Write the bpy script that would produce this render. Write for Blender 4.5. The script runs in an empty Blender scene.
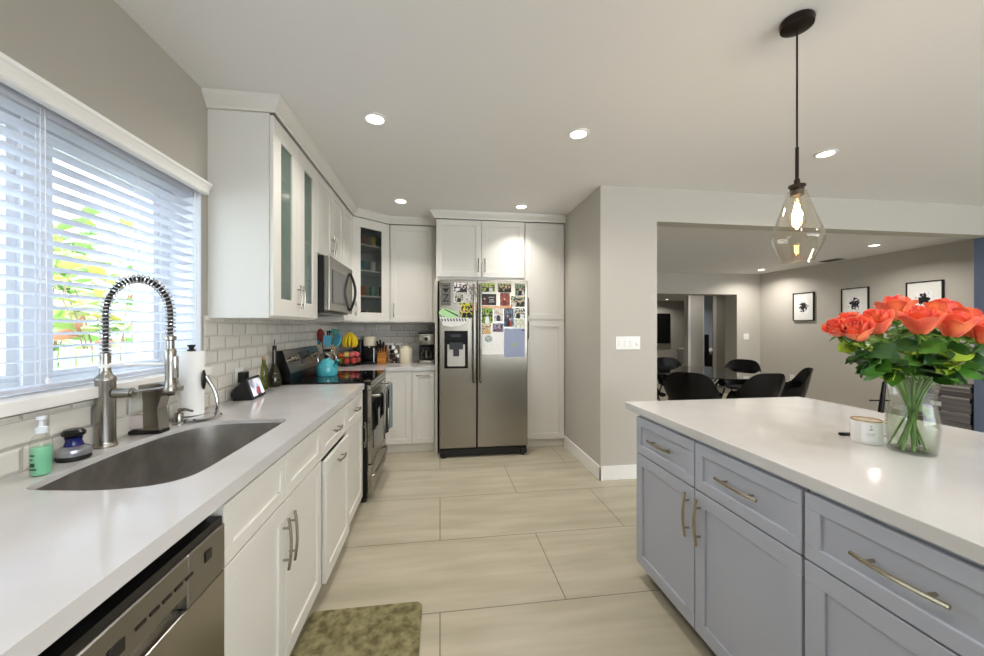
import bpy, bmesh, math, random
from mathutils import Matrix, Vector
random.seed(7)
PI = math.pi
SC = bpy.context.scene
COL = SC.collection

# ------------------------------------------------------------------ camera, world, exposure
cam_data = bpy.data.cameras.new('camera')
cam = bpy.data.objects.new('camera', cam_data)
COL.objects.link(cam)
SC.camera = cam
cam_data.sensor_width = 36.0
cam_data.sensor_fit = 'HORIZONTAL'
cam_data.lens = 375.0 / 984.0 * 36.0
cam_data.shift_y = -1.0 / 984.0
cam_data.clip_start = 0.02
cam.location = (0, 0, 1.35)
cam.rotation_euler = (PI / 2, 0, -math.atan(52.0 / 375.0))

world = bpy.data.worlds.new('daylight')
SC.world = world
world.use_nodes = True
wn = world.node_tree.nodes
wn['Background'].inputs['Color'].default_value = (0.86, 0.93, 1.0, 1)
wn['Background'].inputs['Strength'].default_value = 5.6

SC.view_settings.view_transform = 'Standard'
SC.view_settings.look = 'None'
SC.view_settings.gamma = 1.0
SC.view_settings.use_curve_mapping = False
SC.view_settings.exposure = 0.42
LAMP_W = 6.0          # each ceiling downlight

# ------------------------------------------------------------------ materials
def lin(c):
    if isinstance(c, str):
        c = c.lstrip('#'); c = [int(c[i:i+2], 16) / 255 for i in (0, 2, 4)]
    return tuple(((v / 12.92) if v <= 0.04045 else ((v + 0.055) / 1.055) ** 2.4) for v in c) + (1.0,)

MATS = {}
def mat(name, col='#808080', rough=0.5, metal=0.0, spec=0.5, emit=None, es=0.0, trans=0.0, ior=1.45, coat=0.0, sheen=0.0, aniso=0.0):
    if name in MATS: return MATS[name]
    m = bpy.data.materials.new(name); m.use_nodes = True
    b = m.node_tree.nodes['Principled BSDF']
    b.inputs['Base Color'].default_value = lin(col)
    b.inputs['Roughness'].default_value = rough
    b.inputs['Metallic'].default_value = metal
    b.inputs['Specular IOR Level'].default_value = spec
    b.inputs['IOR'].default_value = ior
    b.inputs['Transmission Weight'].default_value = trans
    b.inputs['Coat Weight'].default_value = coat
    b.inputs['Sheen Weight'].default_value = sheen
    b.inputs['Anisotropic'].default_value = aniso
    if emit:
        b.inputs['Emission Color'].default_value = lin(emit)
        b.inputs['Emission Strength'].default_value = es
    MATS[name] = m
    return m

def nd(m, t, **kw):
    n = m.node_tree.nodes.new(t)
    for k, v in kw.items():
        if k in n.inputs: n.inputs[k].default_value = v
        else: setattr(n, k, v)
    return n
def lk(m, a, b): m.node_tree.links.new(a, b)
def bsdf(m): return m.node_tree.nodes['Principled BSDF']

def noise_color(m, c1, c2, scale=20, detail=4, stretch=(1, 1, 1), lo=0.35, hi=0.65, coord='Object'):
    tc = nd(m, 'ShaderNodeTexCoord'); mp = nd(m, 'ShaderNodeMapping')
    mp.inputs['Scale'].default_value = stretch
    lk(m, tc.outputs[coord], mp.inputs['Vector'])
    n = nd(m, 'ShaderNodeTexNoise'); n.inputs['Scale'].default_value = scale; n.inputs['Detail'].default_value = detail
    lk(m, mp.outputs[0], n.inputs['Vector'])
    r = nd(m, 'ShaderNodeValToRGB')
    r.color_ramp.elements[0].position = lo; r.color_ramp.elements[0].color = lin(c1)
    r.color_ramp.elements[1].position = hi; r.color_ramp.elements[1].color = lin(c2)
    lk(m, n.outputs['Fac'], r.inputs['Fac']); lk(m, r.outputs[0], bsdf(m).inputs['Base Color'])
    return n
def bump(m, scale=200, strength=0.1, dist=0.002, stretch=(1, 1, 1)):
    tc = nd(m, 'ShaderNodeTexCoord'); mp = nd(m, 'ShaderNodeMapping')
    mp.inputs['Scale'].default_value = stretch
    lk(m, tc.outputs['Object'], mp.inputs['Vector'])
    n = nd(m, 'ShaderNodeTexNoise'); n.inputs['Scale'].default_value = scale; n.inputs['Detail'].default_value = 3
    lk(m, mp.outputs[0], n.inputs['Vector'])
    b = nd(m, 'ShaderNodeBump'); b.inputs['Strength'].default_value = strength; b.inputs['Distance'].default_value = dist
    lk(m, n.outputs['Fac'], b.inputs['Height']); lk(m, b.outputs[0], bsdf(m).inputs['Normal'])

M_wall = mat('greige_wall_paint', '#bdb8ae', 0.75); bump(M_wall, 350, 0.08, 0.001)
M_wallk = mat('taupe_wall_paint', '#afaa9e', 0.75)
M_blue = mat('slate_blue_paint', '#66728a', 0.75)
M_ceil = mat('ceiling_paint', '#ebe9e7', 0.85); bump(M_ceil, 250, 0.06, 0.001)
M_white = mat('white_trim_paint', '#eeece7', 0.4)
M_cab = mat('white_cabinet_paint', '#dcd9d1', 0.32)
M_cabin = mat('cabinet_interior', '#c9c6bf', 0.5)
M_isl = mat('blue_grey_cabinet_paint', '#adb0bb', 0.35); bump(M_isl, 500, 0.05, 0.0005)
M_kick = mat('dark_toe_kick', '#4b4c52', 0.5)
M_kickw = mat('warm_white_toe_kick', '#d5d0c4', 0.5)
M_steel = mat('brushed_stainless_steel', '#a29e96', 0.27, 1.0, aniso=0.4)
M_steelf = mat('refrigerator_steel', '#948e83', 0.26, 1.0, aniso=0.4)
M_steeld = mat('dark_stainless_steel', '#8d8a85', 0.3, 1.0)
M_sink = mat('satin_sink_steel', '#b5b2ad', 0.42, 1.0); noise_color(M_sink, '#a3a09b', '#c0bdb8', 9, 3)
M_chrome = mat('chrome', '#cfcfd0', 0.08, 1.0)
M_nickel = mat('brushed_nickel', '#9a958c', 0.25, 1.0)
M_champ = mat('champagne_nickel', '#b3a995', 0.25, 1.0)
M_black = mat('black_plastic', '#0d0d0e', 0.3)
M_blackm = mat('matte_black', '#121213', 0.6)
M_glassblk = mat('black_ceramic_glass', '#050506', 0.04, 0, 0.6)
M_bronze = mat('dark_bronze', '#2b211c', 0.35, 0.7)
M_wplast = mat('white_plastic', '#efeee9', 0.35)
M_paper = mat('paper_towel', '#f3f2ef', 0.9); bump(M_paper, 120, 0.25, 0.002)
M_cream = mat('cream_ceramic', '#e6dcc2', 0.25)
M_teal = mat('teal_enamel', '#4fb3bf', 0.15, coat=0.5)
M_tealsil = mat('teal_silicone', '#3aa9a8', 0.45)
M_tealdk = mat('dark_teal_silicone', '#1d6f78', 0.45)
M_skyb = mat('sky_blue_silicone', '#63b7d6', 0.45)
M_redbr = mat('red_brown_silicone', '#7c2b22', 0.45)
M_wood = mat('amber_wood', '#b8762c', 0.4); noise_color(M_wood, '#8a4f18', '#c98836', 8, 4, (1, 1, 12))
M_tan = mat('tan_wood', '#c9a57a', 0.5)
M_curtain = mat('white_quartz', '#f0eeeb', 0.12); noise_color(M_curtain, '#c9c7c4', '#cecccb', 3, 4, lo=0.4, hi=0.55)
M_blind = mat('white_blind_slat', '#eef0f6', 0.4)
_t = nd(M_blind, 'ShaderNodeBsdfTranslucent'); _t.inputs['Color'].default_value = lin('#e6e9f2')
_m = nd(M_blind, 'ShaderNodeMixShader'); _m.inputs[0].default_value = 0.5
lk(M_blind, bsdf(M_blind).outputs[0], _m.inputs[1]); lk(M_blind, _t.outputs[0], _m.inputs[2]); lk(M_blind, _m.outputs[0], M_blind.node_tree.nodes['Material Output'].inputs[0])
M_cord = mat('white_cord', '#e9e9ea', 0.6)
M_winf = mat('white_window_frame', '#dfe3ea', 0.35)
M_lens = mat('downlight_lens', '#ffffff', 0.4, emit='#fff4e4', es=9.0)
M_water = mat('soap_green', '#49b98a', 0.1, trans=0.55, ior=1.33)
M_blk_ch = mat('black_shell_plastic', '#060608', 0.22, 0, 0.3)
M_grey = mat('weathered_grey_wood', '#6e6a69', 0.55); noise_color(M_grey, '#5c5858', '#7d7877', 6, 4, (1, .1, 8))

def thin_glass(name, tint='#ffffff', rough=0.02, refl=0.9, base=0.0):
    m = bpy.data.materials.new(name); m.use_nodes = True
    nt = m.node_tree; nt.nodes.remove(nt.nodes['Principled BSDF'])
    out = nt.nodes['Material Output']
    t = nt.nodes.new('ShaderNodeBsdfTransparent'); t.inputs[0].default_value = lin(tint)
    g = nt.nodes.new('ShaderNodeBsdfGlossy'); g.inputs['Roughness'].default_value = rough
    lw = nt.nodes.new('ShaderNodeLayerWeight'); lw.inputs['Blend'].default_value = 0.5
    pw = nt.nodes.new('ShaderNodeMath'); pw.operation = 'POWER'; pw.inputs[1].default_value = 3.0
    ma = nt.nodes.new('ShaderNodeMath'); ma.operation = 'MULTIPLY_ADD'
    ma.inputs[1].default_value = refl; ma.inputs[2].default_value = base
    nt.links.new(lw.outputs['Facing'], pw.inputs[0]); nt.links.new(pw.outputs[0], ma.inputs[0])
    mx = nt.nodes.new('ShaderNodeMixShader')
    nt.links.new(ma.outputs[0], mx.inputs[0]); nt.links.new(t.outputs[0], mx.inputs[1]); nt.links.new(g.outputs[0], mx.inputs[2])
    nt.links.new(mx.outputs[0], out.inputs[0])
    return m
M_glass = thin_glass('clear_thin_glass', '#fafbfa', 0.02, 0.6, 0.03)
M_amberg = thin_glass('warm_clear_glass', '#fcfaf6', 0.02, 0.6, 0.04)
M_tableg = thin_glass('greenish_table_glass', '#a9bfb2', 0.02, 0.9, 0.15)
M_wing = thin_glass('window_glass', '#f4f8f8', 0.02, 0.5, 0.0)
M_olive = thin_glass('olive_bottle_glass', '#b7bb60', 0.05, 0.8, 0.05)
M_frost = mat('frosted_green_glass', '#74877d', 0.15, trans=0.0)
b_ = bsdf(M_frost); b_.inputs['Alpha'].default_value = 0.55
M_frost2 = mat('smoky_frosted_glass', '#2c3838', 0.12)
bsdf(M_frost2).inputs['Alpha'].default_value = 0.30

# floor tile
M_floor = mat('porcelain_floor_tile', '#c9c3b2', 0.32)
def floor_nodes(m):
    tc = nd(m, 'ShaderNodeTexCoord'); mp = nd(m, 'ShaderNodeMapping')
    mp.inputs['Location'].default_value = (0, -1.79, 0)
    lk(m, tc.outputs['Object'], mp.inputs['Vector'])
    br = nd(m, 'ShaderNodeTexBrick'); br.offset = 0.5; br.offset_frequency = 2; br.squash = 1
    br.inputs['Scale'].default_value = 1; br.inputs['Brick Width'].default_value = 1.238
    br.inputs['Row Height'].default_value = 0.604; br.inputs['Mortar Size'].default_value = 0.0028
    br.inputs['Mortar Smooth'].default_value = 0.1; br.inputs['Bias'].default_value = 0
    br.inputs['Color1'].default_value = (1, 1, 1, 1); br.inputs['Color2'].default_value = (0.9, 0.9, 0.9, 1)
    br.inputs['Mortar'].default_value = (0, 0, 0, 1)
    lk(m, mp.outputs[0], br.inputs['Vector'])
    m2 = nd(m, 'ShaderNodeMapping'); m2.inputs['Scale'].default_value = (0.7, 4.5, 1)
    lk(m, tc.outputs['Object'], m2.inputs['Vector'])
    n = nd(m, 'ShaderNodeTexNoise'); n.inputs['Scale'].default_value = 2.2; n.inputs['Detail'].default_value = 7
    lk(m, m2.outputs[0], n.inputs['Vector'])
    r = nd(m, 'ShaderNodeValToRGB')
    r.color_ramp.elements[0].position = 0.3; r.color_ramp.elements[0].color = lin('#a29b86')
    r.color_ramp.elements[1].position = 0.7; r.color_ramp.elements[1].color = lin('#b8b09c')
    lk(m, n.outputs['Fac'], r.inputs['Fac'])
    mu = nd(m, 'ShaderNodeMix', data_type='RGBA', blend_type='MULTIPLY'); mu.inputs[0].default_value = 0.5
    lk(m, r.outputs[0], mu.inputs[6]); lk(m, br.outputs['Color'], mu.inputs[7])
    mx = nd(m, 'ShaderNodeMix', data_type='RGBA')
    lk(m, br.outputs['Fac'], mx.inputs[0]); lk(m, r.outputs[0], mx.inputs[6]); mx.inputs[7].default_value = lin('#6f6a5c')
    lk(m, mx.outputs[2], bsdf(m).inputs['Base Color'])
    bp = nd(m, 'ShaderNodeBump'); bp.invert = True; bp.inputs['Strength'].default_value = 0.4; bp.inputs['Distance'].default_value = 0.002
    lk(m, br.outputs['Fac'], bp.inputs['Height']); lk(m, bp.outputs[0], bsdf(m).inputs['Normal'])
floor_nodes(M_floor)

def tile_mat(name, axis, c1, c2):
    m = mat(name, c1, 0.12)
    tc = nd(m, 'ShaderNodeTexCoord'); sx = nd(m, 'ShaderNodeSeparateXYZ'); cb = nd(m, 'ShaderNodeCombineXYZ')
    lk(m, tc.outputs['Object'], sx.inputs[0]); lk(m, sx.outputs[axis], cb.inputs[0])
    ad = nd(m, 'ShaderNodeMath', operation='SUBTRACT'); ad.inputs[1].default_value = 0.92
    lk(m, sx.outputs[2], ad.inputs[0]); lk(m, ad.outputs[0], cb.inputs[1])
    def brick(ms, sm):
        br = nd(m, 'ShaderNodeTexBrick'); br.offset = 0.5
        br.inputs['Scale'].default_value = 1; br.inputs['Brick Width'].default_value = 0.152
        br.inputs['Row Height'].default_value = 0.076; br.inputs['Mortar Size'].default_value = ms
        br.inputs['Mortar Smooth'].default_value = sm; br.inputs['Bias'].default_value = 0
        br.inputs['Color1'].default_value = lin(c1); br.inputs['Color2'].default_value = lin(c2)
        br.inputs['Mortar'].default_value = lin('#c2beb5')
        lk(m, cb.outputs[0], br.inputs['Vector']); return br
    b1 = brick(0.0018, 0.1); b2 = brick(0.012, 1.0)
    lk(m, b1.outputs['Color'], bsdf(m).inputs['Base Color'])
    bp = nd(m, 'ShaderNodeBump'); bp.invert = True; bp.inputs['Strength'].default_value = 1.0; bp.inputs['Distance'].default_value = 0.005
    lk(m, b2.outputs['Fac'], bp.inputs['Height']); lk(m, bp.outputs[0], bsdf(m).inputs['Normal'])
    return m
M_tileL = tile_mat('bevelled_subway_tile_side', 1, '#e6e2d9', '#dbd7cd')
M_tileShade = tile_mat('bevelled_subway_tile_shaded', 0, '#c8c5bf', '#bdbab4')  # same tile in greyer tones, painting in the shadow under the wall cabinets

# ------------------------------------------------------------------ mesh builder
class MB:
    def __init__(s, xf=None):
        s.bm = bmesh.new(); s.xf = xf
    def _new(s, verts):
        if s.xf is not None:
            for v in verts: v.co = s.xf @ v.co
    def box(s, x0, x1, y0, y1, z0, z1, bev=0.0, seg=2, rot=None):
        t = bmesh.new()
        bmesh.ops.create_cube(t, size=1)
        for v in t.verts:
            v.co = Vector(((x0 + x1) / 2 + v.co.x * (x1 - x0), (y0 + y1) / 2 + v.co.y * (y1 - y0), (z0 + z1) / 2 + v.co.z * (z1 - z0)))
        if bev > 0: bmesh.ops.bevel(t, geom=t.edges[:], offset=bev, segments=seg, profile=0.5, affect='EDGES')
        if rot is not None:
            for v in t.verts: v.co = rot @ v.co
        return s._merge(t)
    def _merge(s, t):
        me = bpy.data.meshes.new('tmp'); t.to_mesh(me); t.free()
        n = len(s.bm.verts); s.bm.from_mesh(me); bpy.data.meshes.remove(me)
        s.bm.verts.ensure_lookup_table()
        s._new(s.bm.verts[n:]); return s
    def prism(s, pts, z0, z1, bev=0.0, seg=2):
        t = bmesh.new()
        vs = [t.verts.new((p[0], p[1], z0)) for p in pts]
        f = t.faces.new(vs)
        r = bmesh.ops.extrude_face_region(t, geom=[f])
        for v in r['geom']:
            if isinstance(v, bmesh.types.BMVert): v.co.z = z1
        if bev > 0: bmesh.ops.bevel(t, geom=t.edges[:], offset=bev, segments=seg, affect='EDGES')
        bmesh.ops.recalc_face_normals(t, faces=t.faces[:])
        return s._merge(t)
    def holed(s, outer, hole, z0, z1):
        t = bmesh.new()
        for z in (z0, z1):
            eds = []
            for lp in (outer, hole):
                vs = [t.verts.new((p[0], p[1], z)) for p in lp]
                for i in range(len(vs)): eds.append(t.edges.new((vs[i], vs[(i + 1) % len(vs)])))
            bmesh.ops.triangle_fill(t, use_beauty=True, edges=eds)
        t.verts.ensure_lookup_table(); no = len(outer); nh = len(hole); k = no + nh
        for off, n in ((0, no), (no, nh)):
            for i in range(n):
                a, b = off + i, off + (i + 1) % n
                t.faces.new((t.verts[a], t.verts[b], t.verts[b + k], t.verts[a + k]))
        bmesh.ops.recalc_face_normals(t, faces=t.faces[:])
        return s._merge(t)
    def tube(s, pts, r, seg=10, cap=True):
        pts = [Vector(p) for p in pts]; n = len(pts)
        rs = r if isinstance(r, (list, tuple)) else [r] * n
        t = bmesh.new(); rings = []
        up = Vector((0, 0, 1)); prev = None
        for i, p in enumerate(pts):
            d = (pts[min(i + 1, n - 1)] - pts[max(i - 1, 0)])
            if d.length < 1e-9: d = Vector((0, 0, 1))
            d.normalize()
            if prev is None:
                a = up if abs(d.z) < 0.9 else Vector((1, 0, 0))
                u = d.cross(a).normalized()
            else:
                u = (prev - d * prev.dot(d))
                u = u.normalized() if u.length > 1e-6 else d.orthogonal().normalized()
            prev = u; w = d.cross(u)
            rings.append([t.verts.new(p + (u * math.cos(2 * PI * k / seg) + w * math.sin(2 * PI * k / seg)) * rs[i]) for k in range(seg)])
        for i in range(n - 1):
            for k in range(seg):
                t.faces.new((rings[i][k], rings[i][(k + 1) % seg], rings[i + 1][(k + 1) % seg], rings[i + 1][k]))
        if cap: t.faces.new(rings[0][::-1]); t.faces.new(rings[-1])
        return s._merge(t)
    def lathe(s, prof, c=(0, 0, 0), seg=32, sx=1, sy=1, close=True):
        t = bmesh.new(); rings = []
        for (r, z) in prof:
            if r < 1e-6: rings.append([t.verts.new((c[0], c[1], c[2] + z))])
            else: rings.append([t.verts.new((c[0] + sx * r * math.cos(2 * PI * k / seg), c[1] + sy * r * math.sin(2 * PI * k / seg), c[2] + z)) for k in range(seg)])
        for a, b in zip(rings, rings[1:]):
            for k in range(seg):
                k2 = (k + 1) % seg
                if len(a) == 1 and len(b) == 1: continue
                if len(a) == 1: t.faces.new((a[0], b[k], b[k2]))
                elif len(b) == 1: t.faces.new((a[k], a[k2], b[0]))
                else: t.faces.new((a[k], a[k2], b[k2], b[k]))
        bmesh.ops.recalc_face_normals(t, faces=t.faces[:])
        return s._merge(t)
    def ball(s, c, r, sx=1, sy=1, sz=1, seg=16, rings=10):
        prof = [(r * math.sin(PI * i / rings), -r * math.cos(PI * i / rings) * sz) for i in range(rings + 1)]
        prof[0] = (0, prof[0][1]); prof[-1] = (0, prof[-1][1])
        return s.lathe(prof, c, seg, sx, sy)
    def grid(s, fn, nu, nv, thick=0.0):
        t = bmesh.new()
        g = [[t.verts.new(fn(i / nu, j / nv)) for j in range(nv + 1)] for i in range(nu + 1)]
        for i in range(nu):
            for j in range(nv): t.faces.new((g[i][j], g[i + 1][j], g[i + 1][j + 1], g[i][j + 1]))
        if thick:
            bmesh.ops.recalc_face_normals(t, faces=t.faces[:])
            bmesh.ops.solidify(t, geom=t.faces[:], thickness=thick)
        return s._merge(t)
    def build(s, name, m, parent=None, smooth=False, world=True, fix=True, stay=False):
        if fix: bmesh.ops.recalc_face_normals(s.bm, faces=s.bm.faces[:])
        if parent is not None and world:
            o = Vector((0, 0, 0)); p = parent
            while p is not None: o += p.location; p = p.parent
            for v in s.bm.verts: v.co -= o
        org = None
        if parent is None and not stay:
            xs = [v.co.x for v in s.bm.verts]; ys = [v.co.y for v in s.bm.verts]; zs = [v.co.z for v in s.bm.verts]
            org = Vector(((min(xs) + max(xs)) / 2, (min(ys) + max(ys)) / 2, min(zs)))
            for v in s.bm.verts: v.co -= org
        me = bpy.data.meshes.new(name); s.bm.to_mesh(me); s.bm.free()
        o = bpy.data.objects.new(name, me); COL.objects.link(o)
        if org is not None: o.location = org
        if parent is not None: o.parent = parent
        for mm in (m if isinstance(m, (list, tuple)) else [m]): me.materials.append(mm)
        if smooth:
            for p in me.polygons: p.use_smooth = True
            try: me.set_sharp_from_angle(angle=math.radians(38))
            except Exception: pass
        return o

def tag(o, label, cat, group=None):
    o['label'] = label; o['category'] = cat
    if group: o['group'] = group
    return o
def thing(name, label, cat, loc=(0, 0, 0), rz=0, group=None):
    o = bpy.data.objects.new(name, None); COL.objects.link(o)
    o.empty_display_size = 0.05
    o.location = loc; o.rotation_euler = (0, 0, rz)
    return tag(o, label, cat, group)
def struct(name, mb, m, **kw):
    o = mb.build(name, m, stay=True, **kw); o['kind'] = 'structure'; return o
def lab(o, s): o['label'] = s; return o
def spart(o): return o
def copy_tree(o, parent=None):
    c = o.copy(); COL.objects.link(c); c.parent = parent
    for ch in [x for x in bpy.data.objects if x.parent == o]: copy_tree(ch, c)
    return c

def frame(origin, facing):
    """local (u along width, v up, n outwards) -> world"""
    U = {'+X': (0, 1, 0), '-X': (0, 1, 0), '-Y': (1, 0, 0)}[facing]
    N = {'+X': (1, 0, 0), '-X': (-1, 0, 0), '-Y': (0, -1, 0)}[facing]
    return framev(origin, U, N)
def framev(origin, U, N):
    return Matrix(((U[0], 0, N[0], origin[0]), (U[1], 0, N[1], origin[1]), (U[2], 1, N[2], origin[2]), (0, 0, 0, 1)))

def catmull(pts, n=6, closed=True):
    out = []; L = len(pts)
    for i in range(L if closed else L - 1):
        p = [Vector(pts[(i + k) % L] if closed else pts[min(max(i + k, 0), L - 1)]) for k in (-1, 0, 1, 2)]
        for j in range(n):
            t = j / n
            out.append(0.5 * ((2 * p[1]) + (-p[0] + p[2]) * t + (2 * p[0] - 5 * p[1] + 4 * p[2] - p[3]) * t * t + (-p[0] + 3 * p[1] - 3 * p[2] + p[3]) * t ** 3))
    if not closed: out.append(Vector(pts[-1]))
    return out

def shaker(F, w, h, m, parent, name='door', rail=0.06, t=0.02, rec=0.009, glass=None):
    mb = MB(F)
    r = min(rail, h * 0.3, w * 0.3)
    mb.box(0, w, 0, r, 0, t, .0015, 1); mb.box(0, w, h - r, h, 0, t, .0015, 1)
    mb.box(0, r, r, h - r, 0, t, .0015, 1); mb.box(w - r, w, r, h - r, 0, t, .0015, 1)
    if glass is None: mb.box(r - .004, w - r + .004, r - .004, h - r + .004, 0, t - rec)
    o = mb.build(name, m, parent)
    if glass is not None:
        g = MB(F); g.box(r - .004, w - r + .004, r - .004, h - r + .004, .006, .011)
        lab(g.build('glass_pane', glass, o), 'frosted glass pane')
    return o
def handle(F, parent, u, v, L, vertical, m, arch=0.009, off=0.020, t=0.02, r=0.0055):
    mb = MB(F); pts = []
    for i in range(11):
        s = -1 + 2 * i / 10; d = t + off + arch * (1 - s * s)
        pts.append((u, v + s * L / 2, d) if vertical else (u + s * L / 2, v, d))
    mb.tube(pts, r, 8)
    for s in (-.62, .62):
        d = t + off + arch * (1 - s * s)
        a = (u, v + s * L / 2) if vertical else (u + s * L / 2, v)
        mb.tube([(a[0], a[1], t - .002), (a[0], a[1], d)], r * .8, 8)
    return mb.build('handle', m, parent, smooth=True)

# ------------------------------------------------------------------ setting
XW = -1.235; CZ = 2.60; YB = 4.74
struct('floor', MB().box(-1.25, 7.2, -3.2, 14, -0.1, 0), M_floor)
struct('ceiling', MB().box(-1.25, 7.2, -3.2, 4.74, CZ, CZ + .1), M_ceil)
struct('ceiling_dining', MB().box(1.55, 6.45, 3.29, 6.65, 2.40, 2.5), M_ceil)
WY0, WY1, WZ0, WZ1 = 0.30, 2.15, 1.135, 2.07
wl = MB()
wl.box(-1.55, XW, -3.2, WY0, 0, CZ); wl.box(-1.55, XW, WY1, 4.9, 0, CZ)
wl.box(-1.55, XW, WY0, WY1, 0, WZ0); wl.box(-1.55, XW, WY0, WY1, WZ1, CZ)
struct('wall_left', wl, M_wallk)
struct('wall_back', MB().box(-1.25, 1.40, YB, YB + .12, 0, CZ), M_wallk)
wp = MB(); wp.box(1.40, 1.55, 3.14, 6.8, 0, CZ); wp.box(1.55, 1.935, 3.14, 3.29, 0, CZ); 
struct('wall_partition', wp, M_wall)
struct('wall_header', MB().box(1.935, 7.2, 3.14, 3.29, 2.30, CZ), M_wall)
struct('wall_blue', MB().box(5.70, 7.2, 3.14, 3.29, 0, 2.30), M_blue)
struct('wall_dining_right', MB().box(6.30, 6.45, 3.29, 6.65, 0, 2.40), M_wall)
wb = MB(); wb.box(1.55, 4.10, 6.65, 6.96, 0, 2.5); wb.box(5.79, 11, 6.65, 6.96, 0, 2.5); wb.box(4.10, 5.79, 6.65, 6.96, 1.99, 2.5)
struct('wall_dining_back', wb, M_wall)  # right-hand stretch runs on out of view, added to block stray sky light
struct('wall_right', MB().box(7.2, 7.3, -3.2, 3.29, 0, CZ), M_wall)
wr = MB(); wr.box(-1.55, .9, -3.3, -3.2, 0, CZ); wr.box(7.0, 7.3, -3.3, -3.2, 0, CZ); wr.box(.9, 7.0, -3.3, -3.2, 2.45, CZ); wr.box(.9, 7.0, -3.3, -3.2, 0, .7)
struct('wall_rear', wr, M_wall)  # unseen wall; its wide opening is shaped for the daylight it lets in
# baseboards
bb = MB(); bb.box(1.386, 1.40, 3.126, 4.08, 0, .125, .003, 1); bb.box(1.386, 1.935, 3.126, 3.14, 0, .125, .003, 1)
struct('baseboard_partition', bb, M_white)
struct('baseboard_dining', MB().box(6.286, 6.30, 3.29, 6.65, 0, .125, .003, 1), M_white)
struct('baseboard_dining_back', MB().box(5.79, 6.286, 6.636, 6.65, 0, .125, .003, 1), M_white)
# backsplash tile faces
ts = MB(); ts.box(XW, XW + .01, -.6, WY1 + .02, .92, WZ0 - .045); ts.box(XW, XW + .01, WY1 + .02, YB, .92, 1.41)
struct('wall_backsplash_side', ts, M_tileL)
struct('wall_backsplash_back', MB().box(XW + .01, -.05, YB - .01, YB, .92, 1.41), M_tileShade)
# window sill and window
struct('trim_1', MB().box(-1.42, -1.19, WY0 - .04, WY1 + .012, WZ0 - .035, WZ0 + .005, .004, 2), M_white)
struct('trim_6', MB().box(-1.549, XW - .001, WY1 - .008, WY1 - .0005, WZ0 + .006, WZ1), M_winf)
win = bpy.data.objects.new('window_1', None); COL.objects.link(win); win['kind'] = 'structure'; win.location = (-1.42, 1.24, WZ0)
wf = MB()
for a, b in ((WY0, WY0 + .06), (WY1 - .06, WY1), (1.455, 1.545), (.75, .80)):
    wf.box(-1.445, -1.385, a, b, WZ0, WZ1, .003, 1)
for a, b in ((WZ0, WZ0 + .035), (WZ1 - .04, WZ1)): wf.box(-1.44, -1.39, WY0, WY1, a, b, .003, 1)
o = wf.build('window_frame', M_winf, win)
sf = MB()
for (a, b) in ((.80, 1.455), (1.545, WY1 - .06)):
    for c, d in ((a, a + .032), (b - .032, b)): sf.box(-1.432, -1.398, c, d, WZ0 + .035, WZ1 - .04, .002, 1)
    for c, d in ((WZ0 + .035, WZ0 + .058), (WZ1 - .063, WZ1 - .04)): sf.box(-1.431, -1.399, a, b, c, d, .002, 1)
sf.build('window_sash', M_winf, win)
MB().box(-1.418, -1.414, WY0 + .05, WY1 - .05, WZ0 + .04, WZ1 - .04).build('window_pane', M_wing, win)

# crown mouldings above the upper cabinets
def crown(pts, name='trim_2', z0=2.52):
    """pts: outline of cabinet fronts; moulding flares outwards (right side of travel)"""
    prof = [(0, 0), (.012, 0), (.014, .012), (.05, .055), (.056, .078), (0, .078)]
    t = bmesh.new(); rows = []
    P_ = [Vector((p[0], p[1])) for p in pts]
    for i, p in enumerate(P_):
        d0 = (P_[i] - P_[i - 1]).normalized() if i else None
        d1 = (P_[i + 1] - P_[i]).normalized() if i < len(P_) - 1 else None
        n0 = Vector((d0.y, -d0.x)) if d0 else None; n1 = Vector((d1.y, -d1.x)) if d1 else None
        if n0 is None: nn = n1
        elif n1 is None: nn = n0
        else: nn = (n0 + n1) / (1 + n0.dot(n1))
        rows.append([t.verts.new((p.x + nn.x * a, p.y + nn.y * a, z0 + b)) for a, b in prof])
    for a, b in zip(rows, rows[1:]):
        for k in range(len(prof)):
            k2 = (k + 1) % len(prof); t.faces.new((a[k], a[k2], b[k2], b[k]))
    t.faces.new(rows[0]); t.faces.new(rows[-1][::-1])
    mb = MB(); mb._merge(t); struct(name, mb, M_cab)
YU0 = 2.20; XF = -.905; YF = 4.39
crown([(XW + .002, YU0 - .002), (XF + .003, YU0 - .002), (XF + .003, 4.10), (-.585, YF - .003), (-.052, YF - .003)], 'trim_2')
crown([(-.052, 4.36), (-.052, 4.078), (1.398, 4.078)], 'trim_3')

# ------------------------------------------------------------------ ceiling downlights
def downlight(x, y, z, label, group, w=LAMP_W, spread=150):
    t = thing('ceiling_downlight', label, 'ceiling light', (x, y, z), 0, group)
    r = MB(); r.lathe([(.048, -.001), (.068, -.001), (.067, -.008), (.052, -.010), (.048, -.001)], (x, y, z), 32)
    r.build('trim_ring', M_white, t, True)
    l = MB(); l.lathe([(0, -.009), (.035, -.008), (.05, -.003), (.05, -.0005), (0, -.0005)], (x, y, z), 32)
    l.build('lens', M_lens, t, True)
    ld = bpy.data.lights.new('downlight_lamp', 'AREA'); ld.shape = 'DISK'; ld.size = .095; ld.energy = w
    ld.color = (1.0, .955, .90); ld.spread = math.radians(spread)
    lo = bpy.data.objects.new('lamp', ld); COL.objects.link(lo); lo.parent = t; lo.location = (0, 0, -.012)
    return t
G = 'recessed ceiling downlights'
downlight(-.385, 2.32, CZ, 'recessed downlight in kitchen ceiling nearest the glass-door wall cabinet', G)
downlight(.885, 2.32, CZ, 'recessed downlight in middle of the kitchen ceiling, left of the pendant cord', G)
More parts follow.
